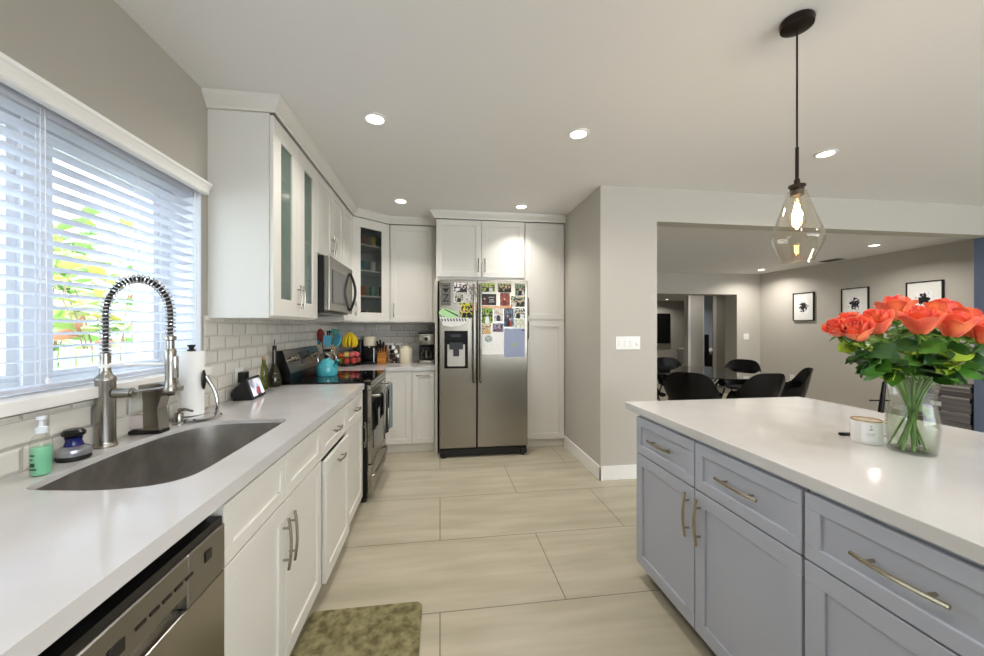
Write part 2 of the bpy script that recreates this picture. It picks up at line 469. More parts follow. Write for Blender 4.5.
downlight(2.747, 2.34, CZ, 'recessed downlight in kitchen ceiling just right of the pendant cord', G)
downlight(-.385, 3.80, CZ, 'recessed downlight in front of the corner glass-door cabinet', G, 4.0, 105)
downlight(.832, 3.80, CZ, 'recessed downlight close above the refrigerator cabinets', G, 4.0, 105)
downlight(5.802, 6.10, 2.40, 'far recessed downlight in dining ceiling near the back corner', G, 11)
downlight(5.5, 4.08, 2.40, 'recessed downlight in dining ceiling near the framed pictures', G, 11)
downlight(.9, .3, CZ, 'added fill downlight over the near end of kitchen, behind the viewer', G)  # out-of-view lamp added as general fill
downlight(-.385, .3, CZ, 'added fill downlight over the near end of the sink counter', G)  # unseen lamp, added to fill the near left side
downlight(2.75, .3, CZ, 'added fill downlight over the near end of the island', G, 8)  # unseen lamp, added to fill the near right side
downlight(5.0, 1.3, CZ, 'added fill downlight in the ceiling right of the island', G, 12)  # unseen lamp added to brighten the header and right-hand ceiling
downlight(2.8, 4.7, 2.40, 'recessed downlight over the left end of the dining table', G, 11)

sd = MB(); sd.lathe([(.0, -.012), (.05, -.012), (.06, -.004), (.06, 0), (0, 0)], (4.45, 5.25, 2.40), 24)
tag(sd.build('smoke_detector', M_wplast, smooth=True), 'small round white disc detector on the dining ceiling', 'smoke detector')
vt = thing('ceiling_vent', 'grey slotted air vent in dining ceiling behind the pendant', 'air vent', (6.07, 5.10, 2.40))
vm = MB(); vm.box(6.0, 6.15, 4.95, 5.22, 2.39, 2.3995, .002, 1); vm.build('vent_frame', mat('vent_grey', '#8e8a85', .5), vt)
vs = MB()
for i in range(9): vs.box(6.012, 6.138, 4.965 + i * .028, 4.977 + i * .028, 2.383, 2.391)
vs.build('slats', mat('vent_dark', '#5c5854', .5), vt)

# ------------------------------------------------------------------ upper cabinets
def upper(name, label, cat, y0, y1, z0, z1, ndoor, hs, glass=None, group='white wall cabinets'):
    t = thing(name, label, cat, (XW, (y0 + y1) / 2, z0), 0, group)
    xf = XF - .021
    b = MB(); th = .018
    b.box(XW + .001, xf, y0, y0 + th, z0, z1); b.box(XW + .001, xf, y1 - th, y1, z0, z1)
    b.box(XW + .001, xf, y0 + th, y1 - th, z0, z0 + th); b.box(XW + .001, xf, y0 + th, y1 - th, z1 - th, z1)
    b.box(XW + .001, XW + .012, y0 + th, y1 - th, z0 + th, z1 - th)
    if glass:
        for k in (1, 2, 3): b.box(XW + .012, xf - .02, y0 + th, y1 - th, z0 + k * (z1 - z0) / 4, z0 + k * (z1 - z0) / 4 + .016)
    b.build('cabinet_body', M_cab, t)
    w = (y1 - y0 - .004) / ndoor
    for i in range(ndoor):
        F = frame((xf + .001, y0 + .002 + i * w + .0015, z0 + .012), '+X')
        d = shaker(F, w - .003, z1 - z0 - .02, M_cab, t, glass=glass, rail=.10 if glass else .06)
        if hs: 
            u = hs[i]
            if u is not None: handle(F, d, (w - .003) * u if u <= .5 else (w - .003) * u, .13, .15, True, M_nickel)
    return t
upper('wall_cabinet', 'white wall cabinet with two tall narrow frosted glass doors beside the window', 'cabinet', YU0, 2.955, 1.40, 2.52, 2, [.93, .07], M_frost)
upper('wall_cabinet', 'short white two-door wall cabinet above the microwave', 'cabinet', 2.958, 3.72, 1.895, 2.52, 2, [.93, .07])
upper('wall_cabinet', 'tall narrow white wall cabinet between microwave and corner glass cabinet', 'cabinet', 3.723, 4.098, 1.40, 2.52, 1, None)
# dishes inside the glass cabinet
def stack(x, y, z, n, r, m, label, name='plate_stack', cat='dishes', group=None):
    mb = MB()
    for i in range(n): mb.lathe([(0, 0), (r * .6, 0), (r, .012), (r * .99, .016), (r * .58, .005), (0, .005)], (x, y, z + i * .012), 20)
    return tag(mb.build(name, m, smooth=True), label, cat, group)

# diagonal corner cabinet with glass door
A = Vector((XF - .02, 4.10)); B = Vector((-.585, YF + .018))
t = thing('corner_wall_cabinet', 'white diagonal corner wall cabinet with a dark glass door showing shelves', 'cabinet', (-1.0, 4.45, 1.40))
out = [(XW + .001, 4.101), (A.x, 4.101), (B.x, B.y), (B.x, YB - .001), (XW + .001, YB - .001)]
cb = MB(); cb.prism(out, 1.40, 1.418); cb.prism(out, 2.502, 2.52)
for k in (1, 2, 3):
    sh = [(XW + .02, 4.12), (A.x - .03, 4.12), (B.x - .02, B.y + .02), (B.x - .02, YB - .02), (XW + .02, YB - .02)]
    cb.prism(sh, 1.40 + k * .28, 1.40 + k * .28 + .015)
cb.box(XW + .001, XW + .015, 4.101, YB - .001, 1.418, 2.502); cb.box(XW + .015, B.x, YB - .015, YB - .001, 1.418, 2.502)
cb.box(B.x - .015, B.x, B.y, YB - .015, 1.418, 2.502); cb.box(XW + .015, A.x, 4.101, 4.115, 1.418, 2.502)
cb.build('cabinet_body', M_cab, t)
dv = (B - A); Ld = dv.length; dv.normalize()
F = framev((A.x + dv.x * .004 + .001, A.y + dv.y * .004 - .001, 1.412), (dv.x, dv.y, 0), (dv.y, -dv.x, 0))
d = shaker(F, Ld - .008, 1.10, M_cab, t, rail=.095, glass=M_frost2)
handle(F, d, .03, .13, .15, True, M_nickel)
cols = ['#8c3b2c', '#c9a23d', '#3c7d8c', '#d8d4ca', '#b25c30', '#5c8a6a']
nms = ['rust red cup', 'mustard yellow cup', 'teal cup', 'off-white cup', 'orange cup', 'green cup']
for k, (zz, n) in enumerate(((2.256, 3), (1.976, 2), (1.696, 3), (1.419, 2))):
    for i in range(n):
        x = -.86 + i * .10; y = 4.36 + i * .05; c = (k * 2 + i) % 6
        mb = MB(); mb.lathe([(0, 0), (.032, 0), (.04, .11), (.037, .11), (.029, .006), (0, .006)], (x, y, zz), 20)
        tag(mb.build('cup', mat('cup_glaze_%d' % c, cols[c], .3), smooth=True), '%s on the %s shelf behind the dark glass corner door, %s' % (nms[c], ['top', 'second', 'third', 'bottom'][k], ['leftmost', 'middle', 'rightmost'][i] if n == 3 else ['left one', 'right one'][i]), 'cup', 'cups in the corner cabinet')
for k in range(3):
    zz = 1.40 + k * .28 + .0165 if k else 1.419
    stack(-1.06, 2.42, zz, 6 - k, .10, M_wplast, 'stack of white plates on the %s shelf behind frosted glass' % ['bottom', 'second', 'third'][k], group='plates in the glass cabinet')

def upper_back(name, label, x0, x1, y0, y1, z0, z1, cuts, hs, rail=.06, hz=.13, doff=.01):
    t = thing(name, label, 'cabinet', ((x0 + x1) / 2, y1, z0), 0, 'white cabinets on the back wall')
    MB().box(x0, x1, y0 + .021, y1 - .001, z0, z1, .001, 1).build('cabinet_body', M_cab, t)
    for i in range(len(cuts) - 1):
        F = frame((cuts[i] + .002, y0 + .0205, z0 + doff), '-Y')
        w = cuts[i + 1] - cuts[i] - .004
        d = shaker(F, w, z1 - z0 - .008 - doff, M_cab, t, rail=rail)
        if hs[i] is not None: handle(F, d, w * hs[i], hz, .15, True, M_nickel)
    return t
upper_back('wall_cabinet', 'white single-door wall cabinet between the corner cabinet and refrigerator', -.583, -.056, YF, YB, 1.40, 2.52, [-.56, -.085], [.08])
upper_back('wall_cabinet', 'white two-door cabinet above the refrigerator', -.045, .935, 4.08, YB, 1.848, 2.52, [-.035, .45, .932], [.93, .07], doff=.045)
# pantry
t = thing('pantry_cabinet', 'tall white pantry cabinet right of the refrigerator with two stacked doors', 'cabinet', (1.17, YB, 0))
pb = MB(); pb.box(.937, 1.397, 4.101, YB - .001, .09, 2.52, .001, 1); pb.build('cabinet_body', M_cab, t)
MB().box(.937, 1.397, 4.115, 4.2, 0, .09).build('toe_kick', M_kickw, t)
for z0, z1, hz in ((.095, 1.422, 1.22), (1.432, 2.51, .14)):
    F = frame((.942, 4.1005, z0), '-Y'); d = shaker(F, .448, z1 - z0, M_cab, t, rail=.065)
    handle(F, d, .03, hz, .2, True, M_champ)
tag(MB().box(-.052, -.026, 4.02, YB - .001, 0, 1.847, .001, 1).build('refrigerator_side_panel', M_cab), 'tall narrow white panel between base cabinets and refrigerator', 'panel')

# ------------------------------------------------------------------ base cabinets, left run
FXL = -.595   # body face; doors stand proud of it
CT = .92
def base_left(label, y0, y1, drawers, doors, z_split=.70):
    t = thing('base_cabinet', label, 'cabinet', ((XW + FXL) / 2, (y0 + y1) / 2, 0), 0, 'white base cabinets')
    b = MB(); th = .018
    b.box(XW + .012, FXL, y0 + .001, y0 + th, .09, .879); b.box(XW + .012, FXL, y1 - th, y1 - .001, .09, .879)
    b.box(XW + .012, FXL, y0 + th, y1 - th, .09, .108); b.box(XW + .012, XW + .03, y0 + th, y1 - th, .108, .879)
    b.box(FXL - .018, FXL, y0 + th, y1 - th, .86, .879); b.box(FXL - .018, FXL, y0 + th, y1 - th, z_split - .02, z_split + .01)
    b.build('cabinet_body', M_cab, t)
    MB().box(XW + .05, FXL - .055, y0 + .001, y1 - .001, 0, .089).build('toe_kick', M_kickw, t)
    for (a, b2, h) in drawers:
        F = frame((FXL + .0005, a + .0015, z_split + .003), '+X')
        d = shaker(F, b2 - a - .003, .866 - z_split, M_cab, t, 'drawer', rail=.045)
        if h: handle(F, d, (b2 - a) / 2, (.866 - z_split) / 2, .13, False, M_nickel)
    for (a, b2, h, off) in doors:
        F = frame((FXL + .0005 + off, a + .0015, .082), '+X')
        hh = z_split - .085 + (0 if off == 0 else -.012)
        d = shaker(F, b2 - a - .003, hh, M_cab, t, 'door')
        if off:
            MB().box(FXL - .001, FXL + off - .0003, a + .02, a + .035, .15, hh - .05).build('pull_out_rail', M_cab, t)
        if h == 'bar': handle(F, d, (b2 - a) / 2, hh - .06, .13, False, M_nickel)
        elif h is not None: handle(F, d, (b2 - a) * h, hh - .15, .19, True, M_nickel)
    return t
base_left('white sink base cabinet with two doors and arched handles', 1.095, 1.935, [(1.095, 1.505, 0), (1.505, 1.935, 0)], [(1.095, 1.505, .93, 0), (1.505, 1.935, .07, 0)])
base_left('white base cabinet beside the range with two small drawers and a slightly open pull-out front', 1.937, 2.95, [(1.937, 2.43, 1), (2.43, 2.92, 1)], [(1.945, 2.43, 'bar', .018), (2.43, 2.92, .95, 0)])
base_left('white base cabinet nearest the viewer left of the dishwasher', -.55, .485, [(-.55, -.03, 1), (-.03, .485, 1)], [(-.55, -.03, .93, 0), (-.03, .485, .07, 0)])
# back base cabinets
t = thing('base_cabinet', 'white back-wall base cabinet with narrow corner door and pull-out door', 'cabinet', (-.3, YB, 0), 0, 'white base cabinets')
MB().box(-.64, -.056, 4.121, YB - .012, .09, .879, .001, 1).build('cabinet_body', M_cab, t)
MB().box(-.62, -.056, 4.14, 4.22, 0, .09).build('toe_kick', M_kickw, t)
for a, b, hd in ((-.585, -.312, None), (-.292, -.06, 1)):
    F = frame((a, 4.1205, .10), '-Y'); d = shaker(F, b - a, .765, M_cab, t, rail=.055)
    if hd: handle(F, d, (b - a) / 2, .73, .15, False, M_nickel, arch=.006)
t = thing('base_cabinet', 'white corner base cabinet right behind the range', 'cabinet', (-.95, 4.2, 0), 0, 'white base cabinets')
MB().box(XW + .012, FXL, 3.765, 4.119, .09, .879).build('cabinet_body', M_cab, t)
MB().box(XW + .05, FXL - .055, 3.765, 4.119, 0, .089).build('toe_kick', M_kickw, t)

# ------------------------------------------------------------------ countertops + sink
sinkp = [(-1.075, 1.15), (-.99, 1.133), (-.886, 1.12), (-.79, 1.13), (-.735, 1.16), (-.705, 1.22), (-.70, 1.40), (-.70, 1.62), (-.70, 1.80), (-.712, 1.86), (-.76, 1.88), (-.85, 1.885), (-.95, 1.88), (-1.03, 1.86), (-1.085, 1.80), (-1.12, 1.68), (-1.132, 1.53), (-1.128, 1.40), (-1.115, 1.27), (-1.10, 1.18)]
hole = [(p.x, p.y) for p in catmull([(a, b, 0) for a, b in sinkp], 4)]
ct = MB(); ct.holed([(XW + .011, -.6), (-.57, -.6), (-.57, 2.962), (XW + .011, 2.962)], hole, .88, CT)
tag(ct.build('countertop', M_curtain), 'long white quartz countertop with a cut-out for the sink', 'countertop', 'white quartz countertops')
ct = MB(); ct.prism([(XW + .011, 3.752), (-.57, 3.752), (-.57, 4.09), (-.055, 4.09), (-.055, YB - .011), (XW + .011, YB - .011)], .88, CT, .003, 2)
tag(ct.build('countertop', M_curtain), 'L-shaped white quartz countertop in the far corner beyond the range', 'countertop', 'white quartz countertops')
t = thing('kitchen_sink', 'large curved undermount stainless steel sink set in the left countertop', 'sink', (-.91, 1.5, .66))
cx, cy = -.915, 1.5
def ring(s, z): return [(cx + (x - cx) * s, cy + (y - cy) * s, z) for x, y in hole]
levels = [ring(.997, .902), ring(.992, .902), ring(.990, .87), ring(.978, .72), ring(.965, .69), ring(.90, .672), ring(.5, .668), ring(.1, .664)]
tb = bmesh.new(); rw = [[tb.verts.new(p) for p in L] for L in levels]
for a, b in zip(rw, rw[1:]):
    n = len(a)
    for k in range(n): tb.faces.new((a[k], a[(k + 1) % n], b[(k + 1) % n], b[k]))
tb.faces.new(rw[-1]); sm = MB(); sm._merge(tb); sk = sm.build('bowl', M_sink, t, True)
MB().lathe([(0, 0), (.03, 0), (.042, .004), (.045, .001)], (-.93, 1.55, .667), 24).build('drain', M_chrome, t, True)

# ------------------------------------------------------------------ dishwasher
t = thing('dishwasher', 'stainless steel dishwasher under the counter at the lower left', 'dishwasher', (-.9, .79, 0))
y0, y1 = .490, 1.09; xf = -.567
MB().box(XW + .05, FXL - .02, y0, y1, .10, .872).build('dishwasher_body', M_blackm, t)
dd = MB(); dd.box(FXL - .019, xf, y0 + .003, y1 - .003, .11, .708, .004, 2); dd.box(FXL - .019, xf - .022, y0 + .12, y1 - .12, .70, .742); 
dr = dd.build('door', M_steel, t)
cp = MB(); cp.box(FXL - .019, xf, y0 + .003, y0 + .15, .708, .83, .003, 1); cp.box(FXL - .019, xf, y1 - .15, y1 - .003, .708, .83, .003, 1); cp.box(FXL - .019, xf, y0 + .15, y1 - .15, .742, .83, .003, 1)
pn = cp.build('control_panel', M_steeld, t); 
MB().box(FXL - .019, xf - .006, y0 + .006, y1 - .006, .83, .850).build('top_seal', M_black, t)
for i in range(5): MB().box(xf + .0002, xf + .002, y1 - .30 + i * .035, y1 - .275 + i * .035, .778, .784).build('button', M_black, pn)
MB().box(xf + .0002, xf + .0025, y1 - .09, y1 - .065, .775, .80, .001, 1).build('indicator_window', M_black, pn)
MB().box(xf + .0002, xf + .0025, y1 - .36, y1 - .325, .765, .79, .001, 1).build('button', M_black, pn)
MB().box(FXL - .06, FXL - .05, y0, y1, 0, .10).build('toe_plate', M_blackm, t)

# ------------------------------------------------------------------ range
t = thing('electric_range', 'stainless electric range with black glass cooktop and towels on its handle', 'range', (-.9, 3.357, 0))
ry0, ry1 = 2.968, 3.746; rx = -.555
MB().box(XW + .03, rx, ry0, ry1, .04, .905).build('range_body', M_black, t)
ckt = MB(); ckt.box(XW + .03, rx + .028, ry0, ry1, .906, .932, .004, 2); ck = ckt.build('cooktop', M_glassblk, t)
st = MB(); st.box(rx + .001, rx + .034, ry0, ry1, .865, .904, .004, 2); st.box(rx + .029, rx + .036, ry0, ry1, .906, .930, .002, 1); st.build('front_trim', M_steel, t)
rg = MB()
for (x, y, r) in ((-.76, 3.17, .10), (-.76, 3.55, .085), (-1.0, 3.17, .08), (-1.0, 3.55, .10)):
    rg.lathe([(r, 0), (r + .004, .0006), (r + .008, 0)], (x, y, .9322), 40)
rg.build('burner_rings', mat('ring_grey', '#3a3a3c', .3), ck)
dd = MB(); dd.box(rx + .001, rx + .036, ry0 + .006, ry1 - .006, .30, .862, .006, 2); dr = dd.build('oven_door', M_steel, t)
MB().box(rx + .0355, rx + .040, ry0 + .07, ry1 - .07, .40, .76, .002, 1).build('oven_window', M_glassblk, dr)
hb = MB(); hp = [(rx + .036, ry0 + .05, .815)] + [(rx + .085 + .012 * math.sin(PI * i / 12), ry0 + .05 + (ry1 - ry0 - .1) * i / 12, .815) for i in range(13)] + [(rx + .036, ry1 - .05, .815)]
hb.tube(hp, .012, 12); hb.build('oven_handle', M_steel, dr, True)
dd = MB(); dd.box(rx + .001, rx + .036, ry0 + .006, ry1 - .006, .065, .29, .006, 2); dr2 = dd.build('warming_drawer', M_steel, t)
hb = MB(); hb.tube([(rx + .036, ry0 + .03, .20)] + [(rx + .05 + .035 * math.sin(PI * i / 14), ry0 + .03 + (ry1 - ry0 - .06) * i / 14, .20 + .05 * math.sin(PI * i / 14)) for i in range(15)] + [(rx + .036, ry1 - .03, .20)], .010, 10)
hb.build('drawer_handle', M_steel, dr2, True)
ft = MB()
for y in (ry0 + .04, ry1 - .04): ft.lathe([(0, 0), (.018, 0), (.014, .04), (0, .04)], (rx - .03, y, 0), 12)
ft.build('feet', M_black, t)
# backguard leaning back
bgp = [(XW + .03, .933), (XW + .03, 1.17), (XW + .075, 1.175), (XW + .135, 1.0), (XW + .135, .933)]
def ext_y(pts, a, b):   # polygon in XZ extruded along Y
    m = MB(Matrix(((1, 0, 0, 0), (0, 0, 1, 0), (0, 1, 0, 0), (0, 0, 0, 1)))); m.prism(pts, a, b); return m
bg = ext_y(bgp, ry0, ry1).build('backguard', M_black, t)
tilt = math.atan2(.06, .175)
def bgf(y, v, n=0):  # frame on the sloping face
    return None
e1 = Vector((-.06, 0, .175)).normalized(); nn = Vector((.175, 0, .06)).normalized()
o0 = Vector((XW + .135, ry0, 1.0))
Fb = Matrix(((0, e1.x, nn.x, o0.x), (1, 0, 0, o0.y), (0, e1.z, nn.z, o0.z), (0, 0, 0, 1)))
MB(Fb).box(.004, ry1 - ry0 - .004, .004, .18, .0005, .004, .001, 1).build('control_panel', M_steeld, bg)
MB(Fb).box(.27, .52, .05, .15, .004, .006).build('display', M_glassblk, bg)
for i, u in enumerate((.07, .125, .18, .60, .655, .71)):
    kb = MB(Fb @ Matrix.Translation((u, .105, .004))); kb.lathe([(0, .0), (.022, .0), (.019, .026), (0, .028)], (0, 0, 0), 16); kb.build('knob', M_champ, bg, True)

# ------------------------------------------------------------------ microwave
t = thing('microwave', 'over-the-range stainless microwave with curved black handle', 'microwave', (-1.05, 3.34, 1.46))
MB().box(XW + .012, -.866, 2.968, 3.716, 1.462, 1.893, .003, 1).build('microwave_body', M_black, t)
md = MB(); md.box(-.865, -.825, 2.97, 3.714, 1.475, 1.89, .005, 2); md = md.build('front_door', M_steel, t)
MB().box(-.826, -.820, 3.05, 3.50, 1.535, 1.80, .003, 1).build('window', mat('microwave_window', '#4a4b4c', .12), md)
hb = MB(); hb.tube([(-.823, 3.60, 1.505)] + [(-.815 + .042 * math.sin(PI * i / 14), 3.60 + .0 * i, 1.505 + .33 * i / 14) for i in range(15)] + [(-.823, 3.60, 1.835)], .012, 10)
hb.build('handle', M_black, md, True)
MB().box(-.826, -.8195, 3.37, 3.39, 1.545, 1.562).build('badge', M_black, md)
MB().box(-1.2, -.90, 3.0, 3.68, 1.448, 1.4618).build('vent_grille', M_steeld, t)

# ------------------------------------------------------------------ refrigerator
FY = 3.87
t = thing('refrigerator', 'stainless side-by-side refrigerator covered in photos and magnets', 'refrigerator', (.455, 4.3, 0))
MB().box(-.006, .917, FY + .062, 4.68, .05, 1.80, .004, 1).build('refrigerator_body', mat('fridge_side_grey', '#4a4a4b', .45), t)
fl = MB(); fl.box(-.006, .3745, FY, FY + .06, .10, 1.838, .008, 3); fl = fl.build('freezer_door', M_steelf, t)
fr = MB(); fr.box(.3845, .917, FY, FY + .06, .10, 1.838, .008, 3); fr = fr.build('refrigerator_door', M_steelf, t)
for x, p in ((.345, fl), (.415, fr)):
    h = MB(); h.tube([(x, FY + .002, .78), (x, FY - .05, .80)] + [(x, FY - .05 - .006 * math.sin(PI * i / 8), .80 + .96 * i / 8) for i in range(9)] + [(x, FY - .05, 1.78), (x, FY + .002, 1.79)], .012, 10)
    h.build('door_handle', M_steel, p, True)
gk = MB(); gk.box(.0, .91, FY + .02, FY + .05, .02, .092, .004, 1); gk.box(.0, .06, FY, FY + .03, .02, .07, .004, 1); gk.box(.84, .91, FY, FY + .03, .02, .07, .004, 1)
gk.build('base_grille', M_black, t)
for x in (.04, .87): MB().lathe([(0, 0), (.02, 0), (.02, .03), (0, .03)], (x, FY + .03, 0), 12).build('foot', M_black, t)
dp = MB()
zt, zb = 1.31, .925; dx0, dx1 = .045, .285
dp.box(dx0, dx1, FY - .006, FY - .0005, 1.17, zt, .004, 1); dp.box(dx0, dx0 + .03, FY - .006, FY - .0005, zb, 1.17, .002, 1); dp.box(dx1 - .03, dx1, FY - .006, FY - .0005, zb, 1.17, .002, 1)
dp.box(dx0, dx1, FY - .006, FY - .0005, zb, zb + .025, .002, 1)
dp = dp.build('dispenser', mat('dispenser_black', '#0a0a0b', .55, spec=.25), fl)
q = MB(); q.box(dx0 + .03, dx1 - .03, FY - .004, FY - .0004, zb + .025, 1.17); q.box(dx0 + .04, dx1 - .04, FY - .018, FY - .004, zb + .022, zb + .035, .002, 1)
q.build('dispenser_recess', mat('dispenser_grey', '#b8b4ab', .35, .4), fl)
q = MB(); q.prism([(dx0 + .05, FY - .02), (dx1 - .05, FY - .02), (dx1 - .07, FY - .004), (dx0 + .07, FY - .004)], 1.12, 1.19); q.box(.135, .195, FY - .014, FY - .004, 1.05, 1.14, .004, 1)
q.build('dispenser_paddle', mat('dispenser_dark', '#2b2b2d', .3), fl)
MB().box(.11, .21, FY - .0075, FY - .0055, 1.245, 1.275).build('dispenser_display', mat('display_grey', '#33373c', .2), fl)

# things stuck on the fridge
def photo_mat(name, cs, scale=6, seed=0.0):
    m = mat(name, cs[0], .4)
    tc = nd(m, 'ShaderNodeTexCoord'); mp = nd(m, 'ShaderNodeMapping'); mp.inputs['Location'].default_value = (seed * 3.1, seed, seed * 1.7)
    lk(m, tc.outputs['Generated'], mp.inputs['Vector'])
    n = nd(m, 'ShaderNodeTexNoise'); n.inputs['Scale'].default_value = scale; n.inputs['Detail'].default_value = 1.5
    lk(m, mp.outputs[0], n.inputs['Vector'])
    r = nd(m, 'ShaderNodeValToRGB'); r.color_ramp.interpolation = 'CONSTANT'
    el = r.color_ramp.elements; k = len(cs)
    el[0].position = 0; el[0].color = lin(cs[0]); el[1].position = .34; el[1].color = lin(cs[1])
    for i in range(2, k): e = el.new(.34 + .34 * (i - 1) / (k - 1)); e.color = lin(cs[i])
    lk(m, n.outputs['Fac'], r.inputs['Fac']); lk(m, r.outputs[0], bsdf(m).inputs['Base Color'])
    return m
def fx(px): return -.006 + (px - 439.4) / 97.2
def fz(py): return 1.82 - (py - 281.7) / 97.9
def person_mb(xc, z0, w, h, y):
    """flat printed head-and-shoulders silhouettes inside a picture"""
    hd = MB(); r = w * .2
    hd.prism([(xc + r * math.cos(a * PI / 6), z0 + h * .72 + r * math.sin(a * PI / 6)) for a in range(12)], 0, .0003)
    bd = MB(); bd.prism([(xc - w * .42, z0), (xc + w * .42, z0), (xc + w * .36, z0 + h * .42), (xc + w * .15, z0 + h * .55), (xc - w * .15, z0 + h * .55), (xc - w * .36, z0 + h * .42)], 0, .0003)
    return hd, bd
XZ = lambda y: Matrix(((1, 0, 0, 0), (0, 0, -1, y), (0, 1, 0, 0), (0, 0, 0, 1)))
M_skin = mat('printed_skin', '#d3a489', .5); 
def fridge_photo(px0, py0, px1, py1, label, cs, people=(), border=False, name='photograph', cat='photograph', layer=0, seed=0):
    x0, x1, z0, z1 = fx(px0), fx(px1), fz(py1), fz(py0)
    y = FY - .0006 - layer * .0012
    t = thing(name, label, cat, ((x0 + x1) / 2, y, z0), 0, 'photos and notes on the refrigerator')
    MB().box(x0, x1, y - .0008, y, z0, z1).build('print', photo_mat('print_%s' % label[:40].replace(' ', '_'), cs, 5, seed) if not border else M_wplast, t)
    if border: MB().box(x0 + .008, x1 - .008, y - .0011, y - .0008, z0 + .008, z1 - .008).build('picture', photo_mat('print_%s' % label[:40].replace(' ', '_'), cs, 5, seed), t)
    for (u, cl, sc) in people:
        xc = x0 + u * (x1 - x0); h = (z1 - z0) * sc; w = min(h * .6, (x1 - x0) * .5)
        hd, bd = person_mb(xc, z0 + .003, w, h, y)
        hd.xf = None
        for mbx, mm, nm in ((hd, M_skin, 'printed_head'), (bd, mat('printed_' + cl.strip('#'), cl, .5), 'printed_clothes')):
            for v in mbx.bm.verts: v.co = Vector((v.co.x, y - .0014 - v.co.z, v.co.y))
            mbx.build(nm, mm, t)
    return t
FP = fridge_photo
FP(453, 283, 467, 293, 'white-bordered photo with dark figures, top of the left fridge door', ['#f0eeee', '#efecec', '#2a2226'], [(.6, '#2b1c22', .8), (.85, '#28222c', .7)])
FP(453.5, 292.5, 464, 303, 'small photo in a grey frame near top of the left fridge door', ['#8a9a58', '#d9d7cf', '#5d6a48'], [(.5, '#3a1218', .75)], True)
FP(466, 283, 477, 303, 'crumpled white paper cut-outs at the top right of the left fridge door', ['#eeecea', '#e8e4e0', '#a59a9a'], seed=2, name='paper_note', cat='note')
FP(459, 304, 468, 314, 'small pink and white card above the mint card on the left fridge door', ['#e7d8dc', '#f0e8ea', '#c99aa8'], seed=3, name='greeting_card', cat='card')
FP(459.5, 303.5, 461, 305.5, 'tiny black round magnet, left of a pair over the pink card', ['#080808', '#080808', '#101010'], layer=1, name='magnet', cat='magnet')
FP(463, 303.5, 464.6, 305.5, 'tiny black round magnet, right of a pair over the pink card', ['#080808', '#080808', '#101010'], layer=1, name='magnet', cat='magnet')
FP(459.2, 312, 472, 319, 'striped white card with black teeth pattern below the mint card', ['#e8e8ea', '#c7cbd2', '#23242a'], seed=4, name='greeting_card', cat='card')
FP(460.5, 303.4, 472, 318.5, 'yellow and black photo card on the left fridge door', ['#e6bd1c', '#d8d32c', '#14120c'], [(.3, '#15130e', .6), (.72, '#15130e', .62)], layer=2, name='greeting_card', cat='card', seed=6)
FP(472, 303.5, 476.5, 311, 'peach coloured photo strip at the right edge of the left fridge door', ['#eebfa0', '#f2cdb4', '#d99c78'], layer=1)
# mint card: two tilted rounded pieces
t = thing('greeting_card', 'mint green cut-out card with dark ribbon on the left fridge door', 'card', (fx(448), FY - .002, fz(320)), 0, 'photos and notes on the refrigerator')
def xz_poly(pts, y0, th): 
    m = MB(XZ(y0)); m.prism(pts, 0, th); return m
xz_poly([(fx(438.5), fz(314)), (fx(446), fz(318.5)), (fx(459), fz(318)), (fx(457), fz(312.5)), (fx(447), fz(309)), (fx(441), fz(309.5))], FY - .0035, .0012).build('card', mat('mint_card', '#b7e3a4', .5), t)
xz_poly([(fx(444), fz(310)), (fx(446), fz(310)), (fx(458), fz(316)), (fx(457.5), fz(317.2))], FY - .0048, .0006).build('ribbon', M_blackm, t)
t = thing('paper_note', 'striped black and white scalloped paper above the water dispenser', 'note', (fx(450), FY - .002, fz(326)), 0, 'photos and notes on the refrigerator')
xz_poly([(fx(439.6), fz(318)), (fx(468.5), fz(318.5)), (fx(467), fz(324)), (fx(459), fz(326.5)), (fx(450), fz(327.5)), (fx(443), fz(326))], FY - .0016, .0006).build('sheet', M_wplast, t)
for i in range(9): xz_poly([(fx(441 + i * 2.9), fz(319.2)), (fx(442.2 + i * 2.9), fz(319.2)), (fx(443.2 + i * 2.9), fz(322)), (fx(442 + i * 2.9), fz(322))], FY - .0023, .0004).build('printed_stripe', M_blackm, t)
# chalk sign
t = thing('magnetic_sign', 'grey slate magnet sign with a black glass and letter at top left of fridge', 'magnet', (fx(446), FY - .002, fz(306)), 0, 'photos and notes on the refrigerator')
MB().box(fx(440.8), fx(450.5), FY - .006, FY - .0005, fz(306), fz(283.5), .001, 1).build('board', mat('slate_grey', '#6b6963', .6), t)
xz_poly([(fx(442.3), fz(289)), (fx(449), fz(289)), (fx(446.2), fz(293)), (fx(445.2), fz(293))], FY - .0062, .0006).build('printed_glass', M_blackm, t)
xz_poly([(fx(443), fz(286)), (fx(448), fz(286)), (fx(447.5), fz(287)), (fx(443.5), fz(287))], FY - .0062, .0006).build('printed_rim', M_blackm, t)
def text_mesh(s, size, m, mw, name, parent, ext=.0004):
    c = bpy.data.curves.new('txt', 'FONT'); c.body = s; c.size = size; c.extrude = ext; c.align_x = 'CENTER'; c.align_y = 'CENTER'
    to = bpy.data.objects.new('txt', c); COL.objects.link(to)
    dg = bpy.context.evaluated_depsgraph_get(); dg.update()
    me = bpy.data.meshes.new_from_object(to.evaluated_get(dg))
    COL.objects.unlink(to); bpy.data.objects.remove(to)
    mb = MB(); mb.bm.from_mesh(me)
    for v in mb.bm.verts: v.co = mw @ v.co
    return mb.build(name, m, parent)
text_mesh('Z', .11, M_blackm, XZ(FY - .0066) @ Matrix.Translation((fx(445.7), fz(299), 0)), 'printed_letter', t)
